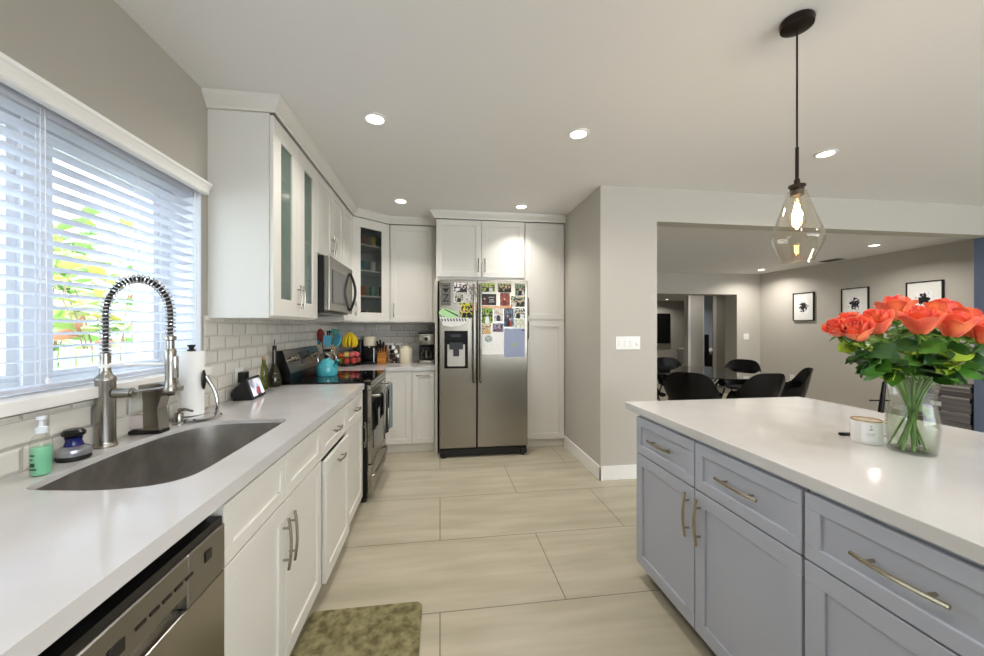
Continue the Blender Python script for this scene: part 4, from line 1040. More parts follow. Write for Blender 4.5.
for (dx, dy, z, r, c, k, nm), wv in zip(fr_, wherefr):
    q = thing(k, '%s round %s %s in the wire fruit basket' % (nm.replace('upper ', ''), k, wv), 'fruit', (px + dx, py + dy, CT + z), 0, 'fruit in the basket')
    MB().ball((px + dx, py + dy, CT + z), r, 1, 1, .92, 16, 10).build('fruit_body', mat('fruit_' + c.strip('#'), c, .4), q, True)
    MB().tube([(px + dx, py + dy, CT + z + r * .85), (px + dx + .003, py + dy, CT + z + r * 1.1)], .0015, 5).build('stem', mat('fruit_stem', '#4a3a20', .7), q)
M_ban = mat('banana_yellow', '#f0cf22', .45)
for i in range(5):
    a = -1.2 + i * .6; hk = Vector((px + .012, py + .012, CT + .375))
    dx, dy = math.sin(a), -math.cos(a) * .6
    pts = catmull([tuple(hk), (hk.x + dx * .03, hk.y + dy * .03, hk.z - .03), (hk.x + dx * .065, hk.y + dy * .065, hk.z - .08), (hk.x + dx * .075 + .0, hk.y + dy * .075, hk.z - .13), (hk.x + dx * .055, hk.y + dy * .055, hk.z - .17)], 4, False)
    n = len(pts); rs = [.005 + .013 * math.sin(PI * min(1, max(0, (k / (n - 1) - .1) / .9))) ** .6 for k in range(n)]
    q = thing('banana', 'yellow banana hanging on the hook above the fruit, %s of the bunch' % ['leftmost', 'second from left', 'middle one', 'second from right', 'rightmost'][i], 'banana', hk, 0, 'bananas on the hook')
    MB().tube(pts, rs, 10).build('peel', M_ban, q, True)
    MB().tube([pts[-1] + Vector((0, 0, .004)), pts[-1] - Vector((0, 0, .006))], .004, 8).build('tip', M_blackm, q)

# pod coffee brewer
t = thing('pod_coffee_brewer', 'black pod coffee brewer with a cream coloured top', 'coffee machine', (-.80, 4.52, CT))
MB().box(-.97, -.885, 4.42, 4.62, CT + .001, CT + .285, .012, 3).build('water_tank', M_black, t, True)
MB().box(-.884, -.73, 4.42, 4.64, CT + .001, CT + .03, .01, 3).build('drip_base', M_black, t, True)
MB().box(-.884, -.73, 4.52, 4.64, CT + .0305, CT + .21, .008, 2).build('brewer_column', M_black, t, True)
MB().lathe([(0, .2105), (.062, .2105), (.075, .225), (.076, .30), (.07, .318), (0, .322)], (-.807, 4.51, CT), 32).build('cream_top', M_cream, t, True)
MB().lathe([(0, 0), (.012, 0), (.012, .02), (0, .02)], (-.807, 4.46, CT + .19), 12).build('nozzle', M_steel, t, True)
MB().tube([(-.75, 4.43, CT + .03), (-.75, 4.44, CT + .19)], .006, 8).build('front_rail', M_steel, t, True)

# knife block
px, py = -.665, 4.52
t = thing('knife_block', 'amber wooden knife block between coffee brewer and pod carousel', 'knife block', (px, py, CT))
kb = MB(Matrix(((1, 0, 0, 0), (0, 0, 1, 0), (0, 1, 0, 0), (0, 0, 0, 1))))
kb.bm.free()
Fk = Matrix(((0, 0, 1, px), (1, 0, 0, py), (0, 1, 0, CT), (0, 0, 0, 1)))   # x->Y, y->Z, z->X
kb = MB(Fk); kb.prism([(-.075, .001), (.05, .001), (.09, .15), (.0, .20), (-.075, .10)], -.05, .05, .004, 2); kb.build('block', M_wood, t)
for i in range(7):
    u = -.036 + (i % 4) * .024; row = i // 4
    bse = Vector((px + u, py - .045 + row * .05, CT + .145 + row * .035)); d = Vector(((-.35 + .25 * (i % 4)) * .6, -.75, .9)).normalized(); L = .10 + .015 * (i % 3)
    q = thing('knife', 'black handled knife in the amber block, %s of the %s row' % (['leftmost', 'second from left', 'third from left', 'rightmost'][i % 4], ['front', 'back'][row]), 'knife', bse, 0, 'knives in the block')
    MB().tube([bse - d * .03, bse + d * .01], .004, 6).build('bolster', M_steel, q)
    MB().tube([bse + d * .01, bse + d * L * .5, bse + d * L], [.0085, .011, .009], 8).build('grip', M_black, q, True)

# pod carousel
px, py = -.535, 4.55
t = thing('pod_carousel', 'shiny chrome coffee pod carousel left of the cream canister', 'pod carousel', (px, py, CT))
MB().lathe([(0, 0), (.06, 0), (.062, .008), (.01, .014), (.006, .22), (.012, .232), (0, .24)], (px, py, CT + .0005), 24).build('stand', M_chrome, t, True)
for lv in range(4):
    for i in range(6):
        a = 2 * PI * i / 6 + lv * .5; c, s2 = math.cos(a), math.sin(a)
        b = MB(); b.tube([(px + .022 * c, py + .022 * s2, CT + .04 + lv * .05), (px + .056 * c, py + .056 * s2, CT + .042 + lv * .05)], [.016, .022], 14)
        b.build('pod', [M_chrome, M_blackm, M_wplast, M_steel][(lv + i) % 4], t, True)

# canister
px, py = -.40, 4.55
t = thing('ceramic_canister', 'cream ceramic canister with knob lid on the back counter', 'canister', (px, py, CT))
MB().lathe([(0, 0), (.072, 0), (.076, .008), (.076, .165), (.068, .185), (0, .185)], (px, py, CT + .0005), 36).build('canister_body', M_cream, t, True)
MB().lathe([(0, .186), (.055, .186), (.056, .196), (.04, .206), (.012, .21), (.009, .218), (.018, .224), (.016, .234), (0, .238)], (px, py, CT), 32).build('lid', M_cream, t, True)
# coffee maker
t = thing('drip_coffee_maker', 'stainless and black drip coffee maker beside the refrigerator', 'coffee machine', (-.155, 4.52, CT))
MB().box(-.245, -.07, 4.38, 4.64, CT + .001, CT + .045, .008, 2).build('base', M_steel, t, True)
MB().box(-.245, -.07, 4.54, 4.64, CT + .046, CT + .225, .006, 2).build('column', M_black, t, True)
hd_ = MB().box(-.245, -.07, 4.38, 4.64, CT + .226, CT + .35, .008, 2).build('brew_head', M_steel, t, True)
MB().box(-.25, -.065, 4.375, 4.645, CT + .3505, CT + .368, .006, 2).build('lid', M_black, t, True)
q = MB(XZ(4.3785)); q.prism([(-.158 + .02 * math.cos(a * PI / 10), CT + .292 + .02 * math.sin(a * PI / 10)) for a in range(20)], 0, .004); q.build('dial', M_black, hd_)
q = MB(XZ(4.3785)); q.box(-.185, -.13, CT + .318, CT + .322, 0, .002); q.build('display_line', M_wplast, hd_)
MB().lathe([(0, 0), (.055, 0), (.066, .02), (.066, .07), (.045, .11), (.045, .125), (.042, .125), (.042, .11), (.062, .07), (.062, .02), (0, .005)], (-.158, 4.455, CT + .047), 28).build('carafe', M_glass, t, True)
MB().lathe([(0, 0), (.058, 0), (.058, .05), (0, .05)], (-.158, 4.455, CT + .053), 28).build('coffee', mat('black_coffee', '#120a06', .1), t, True)
MB().lathe([(0, .126), (.045, .126), (.04, .14), (0, .142)], (-.158, 4.455, CT + .047), 24).build('carafe_lid', M_black, t, True)
MB().tube([(-.158, 4.405, CT + .165), (-.158, 4.368, CT + .155), (-.158, 4.366, CT + .085), (-.158, 4.392, CT + .07)], .009, 8).build('carafe_handle', M_steel, t, True)
tag(MB().box(-.66, -.44, YB - .035, YB - .012, CT + .001, CT + .235, .004, 2).build('cutting_board', M_white), 'pale board leaning against the tiles behind the pod carousel', 'board')

# ------------------------------------------------------------------ towels on oven handle
def towel(label, y0, w, m, L, seed):
    rnd = random.Random(seed)
    x = rx + .097
    t = MB(); ph = rnd.uniform(0, 6)
    def fn(u, v):
        # u along drop (front then over bar then behind), v across
        tot = L + .05 + L * .55; s = u * tot
        fold = .007 * math.sin(v * 9 + ph) + .004 * math.sin(v * 17 + ph * 2)
        if s < L: return Vector((x + .014 + fold * (1 - s / L) * 1.4, y0 + w * v * (1 + .08 * (1 - s / L)), .815 - L + s))
        s -= L
        if s < .05: a = PI * s / .05; return Vector((x + .014 * math.cos(a), y0 + w * v, .815 + .016 * math.sin(a)))
        s -= .05; return Vector((x - .014 + fold * .2, y0 + w * v, .815 - s))
    t.grid(fn, 26, 18, .003)
    return tag(t.build('dish_towel', m, smooth=True), label, 'towel', 'dish towels on the oven handle')
M_tw1 = mat('black_white_striped_towel', '#1a1b1f', .9)
def stripes(m, c1, c2, axis, freq):
    tc = nd(m, 'ShaderNodeTexCoord'); sx = nd(m, 'ShaderNodeSeparateXYZ'); lk(m, tc.outputs['Object'], sx.inputs[0])
    mu = nd(m, 'ShaderNodeMath', operation='MULTIPLY'); mu.inputs[1].default_value = freq; lk(m, sx.outputs[axis], mu.inputs[0])
    fr = nd(m, 'ShaderNodeMath', operation='FRACT'); lk(m, mu.outputs[0], fr.inputs[0])
    g = nd(m, 'ShaderNodeMath', operation='GREATER_THAN'); g.inputs[1].default_value = .68; lk(m, fr.outputs[0], g.inputs[0])
    mx = nd(m, 'ShaderNodeMix', data_type='RGBA'); lk(m, g.outputs[0], mx.inputs[0]); mx.inputs[6].default_value = lin(c1); mx.inputs[7].default_value = lin(c2)
    lk(m, mx.outputs[2], bsdf(m).inputs['Base Color'])
stripes(M_tw1, '#17181c', '#b9b7b0', 1, 13)
M_tw2 = mat('blue_grey_towel', '#7d8d92', .95); bump(M_tw2, 250, .2, .002)
towel('black towel with light stripes on the oven handle, nearer the viewer', 3.06, .27, M_tw1, .35, 3)
towel('blue-grey terry towel on the oven handle, farther one', 3.44, .20, M_tw2, .38, 5)

# floor mat
t = MB(); pts = []
mx0, mx1, my0, my1, rr = -.60, -.085, .85, 1.862, .035
for cx_, cy_, a0 in ((mx1 - rr, my1 - rr, 0), (mx0 + rr, my1 - rr, 90), (mx0 + rr, my0 + rr, 180), (mx1 - rr, my0 + rr, 270)):
    for k in range(5): a = math.radians(a0 + k * 22.5); pts.append((cx_ + rr * math.cos(a), cy_ + rr * math.sin(a)))
t.prism(pts, .0005, .014, .003, 2)
M_mat = mat('olive_mat', '#7c7549', .9)
noise_color(M_mat, '#5a5434', '#8e8762', 26, 6, (1, 1, 1), .35, .68); bump(M_mat, 300, .4, .003)
tag(t.build('floor_mat', M_mat), 'mottled olive green kitchen mat in front of the sink cabinets', 'mat')

# ------------------------------------------------------------------ island
def island_unit(label, y0, y1):
    t = thing('island_cabinet', label, 'cabinet', (1.4, (y0 + y1) / 2, 0), 0, 'blue-grey island cabinets')
    MB().box(1.081, 1.75, y0 + .001, y1 - .001, .075, .878, .001, 1).build('cabinet_body', M_isl, t)
    MB().box(1.14, 1.74, y0 + .02, y1 - .001, 0, .0745).build('toe_kick', M_kick, t)
    ym = (y0 + y1) / 2
    for a, b, hs in ((y0, ym, .93), (ym, y1, .07)):
        F = frame((1.0805, a + .003, .674), '-X'); w = b - a - .006
        d = shaker(F, w, .192, M_isl, t, 'drawer', rail=.045); handle(F, d, w / 2, .098, .19, False, M_champ, r=.006)
        F = frame((1.0805, a + .003, .077), '-X')
        d = shaker(F, w, .591, M_isl, t, 'door', rail=.058); handle(F, d, w * hs, .47, .19, True, M_champ, r=.006)
island_unit('blue-grey shaker cabinet at the far end of the island', .972, 1.92)
island_unit('blue-grey shaker cabinet of the island nearest the viewer, cut by the picture edge', .018, .968)
t = thing('island_countertop', 'large white quartz island top holding the vase of roses', 'countertop', (1.6, .7, .88))
MB().box(1.057, 2.195, -.7, 2.035, .88, CT, .003, 2).build('slab', M_curtain, t)

# switch plate
t = thing('switch_plate', 'white four-gang switch plate with round dimmer on the wall by the opening', 'light switch', (1.655, 3.14, 1.15))
MB().box(1.54, 1.77, 3.1325, 3.1395, 1.15, 1.265, .002, 2).build('plate', M_wplast, t)
for i in range(3):
    MB().box(1.565 + i * .052, 1.60 + i * .052, 3.128, 3.1325, 1.175, 1.24, .0015, 1).build('rocker', M_wplast, t)
q = MB(XZ(3.1325)); q.lathe([(0, 0), (.014, 0), (.012, .012), (0, .013)], (1.74, 1.20, 0), 20); q.build('dimmer_knob', M_wplast, t, True)
t = thing('switch_plate', 'white double switch plate on the dining room back wall', 'light switch', (5.99, 6.65, 1.10))
MB().box(5.93, 6.05, 6.642, 6.6495, 1.10, 1.22, .002, 1).build('plate', M_wplast, t)
for i in range(2): MB().box(5.95 + i * .045, 5.983 + i * .045, 6.638, 6.642, 1.125, 1.19, .001, 1).build('rocker', M_wplast, t)
t = thing('wall_outlet', 'white electrical outlet low on the dining wall under the pictures', 'outlet', (6.30, 5.96, .37))
MB().box(6.293, 6.2995, 5.92, 6.0, .37, .49, .002, 1).build('plate', M_wplast, t)
for z in (.40, .445): MB().box(6.291, 6.2935, 5.943, 5.977, z, z + .028, .001, 1).build('socket', mat('socket_grey', '#cfcdc8', .4), t)

# pendant
px, py = 1.44, 1.342
t = thing('pendant_lamp', 'clear glass teardrop pendant lamp hanging over the island', 'pendant lamp', (px, py, 1.61))
MB().lathe([(0, 2.598), (.056, 2.598), (.059, 2.590), (.056, 2.570), (.03, 2.562), (0, 2.56)], (px, py, 0), 40).build('canopy', M_bronze, t, True)
MB().tube([(px, py, 2.562), (px, py, 2.07)], .0035, 8).build('cord', M_bronze, t)
MB().tube([(px, py, 2.08), (px, py, 1.945)], .0065, 12).build('stem', M_bronze, t, True)
MB().lathe([(0, 1.95), (.010, 1.95), (.011, 1.93), (.029, 1.927), (.030, 1.921), (.024, 1.915), (.023, 1.885), (.0, 1.885)], (px, py, 0), 32).build('socket_cap', M_bronze, t, True)
prof = [(r_ * .79, z_) for r_, z_ in [(.034, 1.905), (.040, 1.90), (.060, 1.85), (.085, 1.79), (.108, 1.73), (.1135, 1.712), (.112, 1.70), (.095, 1.665), (.072, 1.622), (.068, 1.615)]]
pin = [(r - .0025, z) for r, z in prof[::-1]]
MB().lathe(prof + pin + [prof[0]], (px, py, 0), 48).build('shade', M_amberg, t, True)
MB().lathe([(0, 1.745), (.016, 1.75), (.029, 1.77), (.031, 1.79), (.024, 1.825), (.014, 1.855), (.013, 1.884), (0, 1.884)], (px, py, 0), 24).build('bulb', M_amberg, t, True)
fl_ = MB()
for i in range(6):
    a = PI / 3 * i; fl_.tube([(px + .006 * math.cos(a), py + .006 * math.sin(a), 1.85), (px + .015 * math.cos(a), py + .015 * math.sin(a), 1.79), (px + .012 * math.cos(a), py + .012 * math.sin(a), 1.765)], .0018, 6)
fl_.build('filament', mat('glowing_filament', '#ffcf8a', .5, emit='#ffc67c', es=60), t)
ld = bpy.data.lights.new('pendant_bulb', 'POINT'); ld.energy = 5; ld.shadow_soft_size = .02; ld.color = (1, .82, .6)
lo = bpy.data.objects.new('lamp', ld); COL.objects.link(lo); lo.parent = t; lo.location = (0, 0, 1.80 - 1.61)

# vase
vx, vy = 1.608, 1.079
t = thing('glass_vase', 'clear glass vase with flared rim and water on the island', 'vase', (vx, vy, CT))
vp = [(r_ * .72, z_) for r_, z_ in [(.0, .0), (.078, 0), (.083, .006), (.088, .04), (.093, .085), (.091, .115), (.083, .15), (.078, .175), (.081, .205), (.092, .243), (.097, .255)]]
vi = [(r - .003, z) for r, z in vp[::-1][:-2]] + [(.054, .012), (0, .012)]
MB().lathe(vp + vi, (vx, vy, CT + .0005), 48).build('vase_body', M_glass, t, True)
M_wat = thin_glass('vase_water', '#eef2e6', .02, .6, .0)
MB().lathe([(r_ * .72 - .001 * (r_ > 0), z_) for r_, z_ in [(0, .013), (.076, .013), (.082, .04), (.087, .085), (.085, .115), (.0775, .148), (0, .148)]], (vx, vy, CT), 40).build('water', M_wat, t, True)

# roses
M_petal = mat('coral_petal', '#f0643c', .5, sheen=.2)
def petal_nodes(m):
    tc = nd(m, 'ShaderNodeTexCoord'); sx = nd(m, 'ShaderNodeSeparateXYZ'); lk(m, tc.outputs['Object'], sx.inputs[0])
    n = nd(m, 'ShaderNodeTexNoise'); n.inputs['Scale'].default_value = 28; lk(m, tc.outputs['Object'], n.inputs['Vector'])
    r = nd(m, 'ShaderNodeValToRGB'); e = r.color_ramp.elements
    e[0].position = .32; e[0].color = lin('#ea4a3c'); e[1].position = .7; e[1].color = lin('#ff8347')
    lk(m, n.outputs['Fac'], r.inputs['Fac']); lk(m, r.outputs[0], bsdf(m).inputs['Base Color'])
    bsdf(m).inputs['Subsurface Weight'].default_value = .15; bsdf(m).inputs['Subsurface Scale'].default_value = .01
petal_nodes(M_petal)
M_lfd = mat('rose_leaf_dark', '#2c5526', .4); M_lfm = mat('rose_leaf_mid', '#4c7d2c', .4); M_lfl = mat('rose_leaf_light', '#9dbb3c', .4)
M_rst = mat('rose_stem', '#5f8436', .5)
def bloom_mesh(seed):
    rnd = random.Random(seed); m = MB()
    layers = [(3, .007, .020, .95, .060), (4, .013, .024, .9, .062), (5, .019, .028, .8, .061), (5, .025, .031, .62, .057), (6, .030, .034, .4, .052)]
    for li, (n, r0, w, close, h) in enumerate(layers):
        for i in range(n):
            a0 = 2 * PI * i / n + li * .7 + rnd.uniform(-.12, .12); hh = h * rnd.uniform(.93, 1.07); span = min(2.3, (w * 1.35) / r0)
            ph = rnd.uniform(0, 6)
            def fn(u, v, a0=a0, hh=hh, r0=r0, close=close, span=span, ph=ph, li=li):
                # u height 0..1, v across
                vv = (v - .5) * 2
                prof = .35 + .65 * math.sin(min(u * 1.25, 1) * PI / 2)
                rr_ = r0 * (prof + (1 - close) * .35 * max(0, u - .6) ** 1.2 * 2.2)
                if close > .6: rr_ *= 1 - .35 * close * max(0, u - .5)
                wid = span * .5 * (.55 + .45 * math.sin(PI * min(1, u * .85 + .08)))
                a = a0 + vv * wid
                z = hh * u * (1 - .13 * vv * vv * (u > .3)) - .012
                curl = (1 - close) * .006 * max(0, u - .82) / .18
                rr_ += curl + .0014 * math.sin(3 * vv + ph); z -= curl * .9
                return Vector((rr_ * math.cos(a), rr_ * math.sin(a), z))
            m.grid(fn, 7, 7, .0009)
    return m
protos = []
blooms = [
    (1.263, 1.036, 1.35, 0.8),
    (1.473, 1.169, 1.379, 0.8),
    (1.284, 0.993, 1.341, 1.0),
    (1.385, 1.019, 1.363, 1.1),
    (1.59, 1.112, 1.406, 1.25),
    (1.498, 0.984, 1.363, 1.2),
    (1.823, 1.14, 1.409, 1.1),
    (1.584, 0.962, 1.353, 1.15),
    (1.711, 0.994, 1.347, 1.0),
    (1.67, 0.94, 1.328, 1.0),
    (1.848, 1.097, 1.382, 1.0),
    (1.782, 1.187, 1.392, 1.0),
    (1.864, 1.014, 1.353, 1.0),
    (1.669, 1.202, 1.384, 1.0),
]
leafrnd = random.Random(11)
wh = ['leftmost', 'small one behind the leftmost', 'large low one second from the left', 'open one left of centre', 'tallest one left of centre', 'big open one at centre front', 'high one at back right of centre', 'wide one right of centre front', 'low one toward the right', 'low one at the far right edge', 'one tucked behind the right-hand blooms', 'one hidden behind the centre bloom', 'one beyond the right picture edge', 'one at the back left of centre']
for i, (bx_, by_, bz_, sc_) in enumerate(blooms):
    head = Vector((bx_, by_, bz_)); neck = Vector((vx + (bx_ - vx) * .22, vy + (by_ - vy) * .22, CT + .235))
    foot = Vector((vx - (bx_ - vx) * .22 + leafrnd.uniform(-.02, .02), vy - (by_ - vy) * .3 + leafrnd.uniform(-.02, .02), CT + .016))
    t = thing('rose', 'coral orange rose in the glass vase, %s' % wh[i], 'rose', head, 0, 'coral roses in the vase')
    out_ = Vector((bx_ - vx, by_ - vy, 0)); tilt_ = min(.9, out_.length * 2.6)
    axis = Vector((-out_.y, out_.x, 0)); axis = axis.normalized() if axis.length > 1e-4 else Vector((1, 0, 0))
    R_ = Matrix.Translation((0, 0, -.018)) @ Matrix.Rotation(tilt_ * .75, 4, axis) @ Matrix.Rotation(i * 1.3, 4, 'Z') @ Matrix.Scale(sc_ * 1.13, 4)
    if i < 4:
        m = bloom_mesh(i); me_o = m.build('bloom', M_petal, t, True, world=False, fix=False); protos.append(me_o)
    else:
        me_o = protos[i % 4].copy(); COL.objects.link(me_o); me_o.parent = t
    me_o.matrix_local = R_
    cal = MB(); 
    for k in range(5): leaf_pts(cal, Vector((0, 0, -.014)), Vector((math.cos(k * 1.257), math.sin(k * 1.257), .25)), .034, .014, .5)
    cal.lathe([(0, -.024), (.008, -.02), (.012, -.010), (.006, -.006), (0, -.006)], (0, 0, 0), 10)
    co = cal.build('calyx', M_lfm, t, world=False, fix=False); co.matrix_local = R_
    st0 = head + (R_ @ Vector((0, 0, -.022)))
    pts = catmull([tuple(st0), tuple(st0.lerp(neck, .5) + Vector((0, 0, .004))), tuple(neck), tuple(neck.lerp(foot, .5)), tuple(foot)], 5, False)
    MB().tube(pts, .0032, 7).build('stem', M_rst, t, True)
    nl = 9
    for k in range(nl):
        p = pts[2 + (k * 7) // nl]; a = leafrnd.uniform(0, 2 * PI); od = Vector((math.cos(a), math.sin(a) , leafrnd.uniform(-.35, .3))) + out_ * 3
        lm = MB(); leaf_pts(lm, p, od, leafrnd.uniform(.06, .09), leafrnd.uniform(.045, .06), leafrnd.uniform(.1, .5), 6, leafrnd.uniform(-1.1, 1.1))
        lm.build('leaf', leafrnd.choice([M_lfd, M_lfd, M_lfm, M_lfd, M_lfm, M_lfl]), t, True, fix=False)
# a few hand-placed front leaves belong to the front roses
fr_rose = [o for o in bpy.data.objects if o.name.startswith('rose') and o.get('category') == 'rose']
for idx, p, d_, L_, W_, mm in ((5, (1.53, 1.01, 1.225), (.75, -.2, .12), .095, .062, M_lfl), (2, (1.50, 1.05, 1.20), (-.6, -.3, -.45), .07, .045, M_lfm), (7, (1.68, .98, 1.215), (.8, -.3, .02), .11, .05, M_lfl), (2, (1.49, 1.07, 1.23), (-.8, -.2, -.1), .075, .05, M_lfm), (8, (1.74, 1.02, 1.23), (.8, -.1, -.1), .09, .05, M_lfl)):
    lm = MB(); leaf_pts(lm, Vector(p), Vector(d_), L_, W_, .15, 6); lm.build('leaf', mm, fr_rose[idx], True, fix=False)
lm = MB(); leaf_pts(lm, Vector((1.60, 1.045, 1.085)), Vector((.3, -.1, -.8)), .045, .035, .1, 6); lm.build('leaf', M_lfl, fr_rose[7], True, fix=False)

# candle
px, py = 1.578, 1.195
t = thing('candle_jar', 'white tin candle with gold rim and small printed label beside the vase', 'candle', (px, py, CT))
MB().lathe([(0, 0), (.041, 0), (.044, .004), (.044, .082), (.042, .082), (.041, .055), (0, .055)], (px, py, CT + .0005), 40).build('tin', mat('white_tin', '#efeceb', .35), t, True)
MB().lathe([(.0415, .0825), (.0445, .0825), (.0445, .0865), (.0415, .0865), (.0415, .0825)], (px, py, CT), 40).build('gold_rim', mat('gold_rim', '#c9a66a', .25, .9), t, True)
MB().lathe([(0, 0), (.0405, 0), (.0405, .003), (0, .003)], (px, py, CT + .056), 32).build('wax', mat('candle_wax', '#e8d3ac', .4), t, True)
MB().tube([(px, py, CT + .058), (px, py, CT + .074)], .0015, 6).build('wick', M_blackm, t)
lb = MB(Matrix.Translation((px, py, CT)))
def arcp(a0, a1, r): return [(r * math.cos(math.radians(a)), r * math.sin(math.radians(a))) for a in range(a0, a1 + 1, 4)]
def curved(a0, a1, r0, r1, z0, z1): lb.prism(arcp(a0, a1, r0) + arcp(a0, a1, r1)[::-1], z0, z1)
curved(-160, -100, .0442, .0447, .012, .078); lb.build('label', mat('label_white', '#f8f6f8', .5), t)
lb = MB(Matrix.Translation((px, py, CT)))
for z0, z1, a0, a1 in ((.066, .069, -132, -124), (.054, .057, -134, -120), (.058, .060, -130, -122), (.040, .0412, -144, -112), (.034, .035, -140, -116)): curved(a0, a1, .0447, .0450, z0, z1)
lb.build('label_print', mat('label_grey', '#8d8a90', .5), t)
# black stick lighter
t = thing('stick_lighter', 'slim black handled item lying on the island behind the white candle', 'lighter', (1.60, 1.27, CT))
Fl = Matrix.Translation((1.567, 1.285, CT)) @ Matrix.Rotation(math.radians(-14), 4, 'Z')
l1 = MB(Fl); l1.prism([(0, -.006), (.02, -.011), (.085, -.010), (.10, -.005), (.10, .005), (.085, .010), (.02, .011), (0, .006)], .0006, .012, .003, 2); l1.build('grip', M_black, t)
l1 = MB(Fl); l1.tube([(.10, 0, .006), (.17, 0, .006)], .004, 10); l1.build('nozzle', M_steeld, t)

# ------------------------------------------------------------------ framed pictures
def blot(name, seed):
    m = mat(name, '#f4f3f3', .6)
    tc = nd(m, 'ShaderNodeTexCoord'); n = nd(m, 'ShaderNodeTexNoise'); n.inputs['Scale'].default_value = 7; n.inputs['Detail'].default_value = 3
    mp = nd(m, 'ShaderNodeMapping'); mp.inputs['Location'].default_value = (seed, seed * 2, seed * .5); lk(m, tc.outputs['Generated'], mp.inputs['Vector']); lk(m, mp.outputs[0], n.inputs['Vector'])
    mp2 = nd(m, 'ShaderNodeMapping'); mp2.inputs['Location'].default_value = (0, -.5, -.5); lk(m, tc.outputs['Generated'], mp2.inputs['Vector'])
    sx = nd(m, 'ShaderNodeSeparateXYZ'); lk(m, mp2.outputs[0], sx.inputs[0]); cb_ = nd(m, 'ShaderNodeCombineXYZ'); lk(m, sx.outputs[1], cb_.inputs[0]); lk(m, sx.outputs[2], cb_.inputs[1])
    ln = nd(m, 'ShaderNodeVectorMath', operation='LENGTH'); lk(m, cb_.outputs[0], ln.inputs[0])
    mu = nd(m, 'ShaderNodeMath', operation='MULTIPLY_ADD'); mu.inputs[1].default_value = -.85; mu.inputs[2].default_value = .42; lk(m, ln.outputs['Value'], mu.inputs[0])
    ad = nd(m, 'ShaderNodeMath', operation='ADD'); lk(m, n.outputs['Fac'], ad.inputs[0]); lk(m, mu.outputs[0], ad.inputs[1])
    r = nd(m, 'ShaderNodeValToRGB'); e = r.color_ramp.elements; e[0].position = .61; e[0].color = lin('#f4f3f3'); e[1].position = .66; e[1].color = lin('#141415')
    lk(m, ad.outputs[0], r.inputs['Fac']); lk(m, r.outputs[0], bsdf(m).inputs['Base Color'])
    return m
for i, (yc, nm) in enumerate(((5.74, 'leftmost, farthest from the viewer'), (4.92, 'middle one of the three'), (4.09, 'rightmost, above the roses'))):
    t = thing('framed_picture', 'black framed black-and-white print on the dining wall, %s' % nm, 'framed picture', (6.30, yc, 1.46), 0, 'framed prints on the dining wall')
    f_ = MB(); w = .19
    f_.box(6.272, 6.2995, yc - w, yc - w + .012, 1.46, 1.95); f_.box(6.272, 6.2995, yc + w - .012, yc + w, 1.46, 1.95)
    f_.box(6.272, 6.2995, yc - w + .012, yc + w - .012, 1.46, 1.472); f_.box(6.272, 6.2995, yc - w + .012, yc + w - .012, 1.938, 1.95)
    f_.build('frame', M_black, t)
    MB().box(6.285, 6.295, yc - w + .012, yc + w - .012, 1.472, 1.938).build('mat_board', M_wplast, t)
    MB().box(6.283, 6.2848, yc - .095, yc + .095, 1.595, 1.815).build('print', blot('ink_portrait_%d' % i, i * 3.7 + 1), t)

# ------------------------------------------------------------------ dining table and chairs
tx, ty = 3.62, 4.70
t = thing('dining_table', 'round glass dining table in the room beyond the island', 'dining table', (tx, ty, 0))
MB().lathe([(0, .728), (.735, .728), (.74, .733), (.735, .740), (0, .740)], (tx, ty, 0), 64).build('glass_top', M_tableg, t, True)
for i in range(4):
    a = PI / 4 + PI / 2 * i; q = MB(); q.tube([(tx + .34 * math.cos(a), ty + .34 * math.sin(a), 0.002), (tx - .22 * math.cos(a + .5), ty - .22 * math.sin(a + .5), .727)], .018, 12)
    q.build('leg', M_chrome, t, True)
MB().lathe([(0, .36), (.05, .36), (.05, .40), (0, .40)], (tx, ty, 0), 20).build('hub', M_chrome, t, True)
def make_chair():
    t = thing('dining_chair', 'x', 'chair', (0, 0, 0), 0, 'black shell chairs around the glass table')
    m = MB()
    def fn(u, v):
        a = (v - .5) * 2 * PI          # 0 = back (-Y)
        back = math.exp(-(a / 1.2) ** 4 * .9); arm = math.exp(-((abs(a) - 1.45) / .42) ** 2)
        ht = .445 + .40 * back ** 1.4 + .17 * arm * (1 - back) 
        if abs(a) > 2.0: ht = .445 - .01
        rim = min(1, u * 2); wall = max(0, u * 2 - 1)
        R0 = .195
        rr_ = R0 * rim ** .9 + wall * (.055 + .03 * back)
        z = .425 + .02 * rim ** 3 + (ht - .445) * wall ** 1.1
        return Vector((rr_ * math.sin(a) * 1.18, -rr_ * math.cos(a), z))
    m.grid(fn, 14, 40, .008)
    m.build('seat_shell', M_blk_ch, t, True, world=False)
    cu = MB(); cu.lathe([(0, .44), (.155, .442), (.168, .452), (.155, .466), (0, .472)], (0, .01, 0), 28); cu.build('seat_cushion', M_blackm, t, True, world=False)
    for sx in (-1, 1):
        for sy in (-1, 1):
            q = MB(); q.tube([(sx * .12, sy * .12, .42), (sx * .22, sy * .21, .002)], [.012, .009], 10); q.build('leg', M_blackm, t, True, world=False)
    return t
ch0 = make_chair()
spots = [(2.92, 4.02, 'black shell dining chair nearest the wall opening, its back to the island'),
         (3.60, 3.90, 'black shell dining chair directly behind the island corner, its back turned and arms showing'),
         (4.30, 4.18, 'black shell dining chair at the right of the glass table, seen edge-on'),
         (3.68, 5.52, 'black shell dining chair on the far left side of the glass table'),
         (4.46, 5.12, 'black shell dining chair on the far right side of the glass table below the switch'),
         (2.80, 4.82, 'black shell dining chair at the left of the glass table, mostly hidden by the wall')]
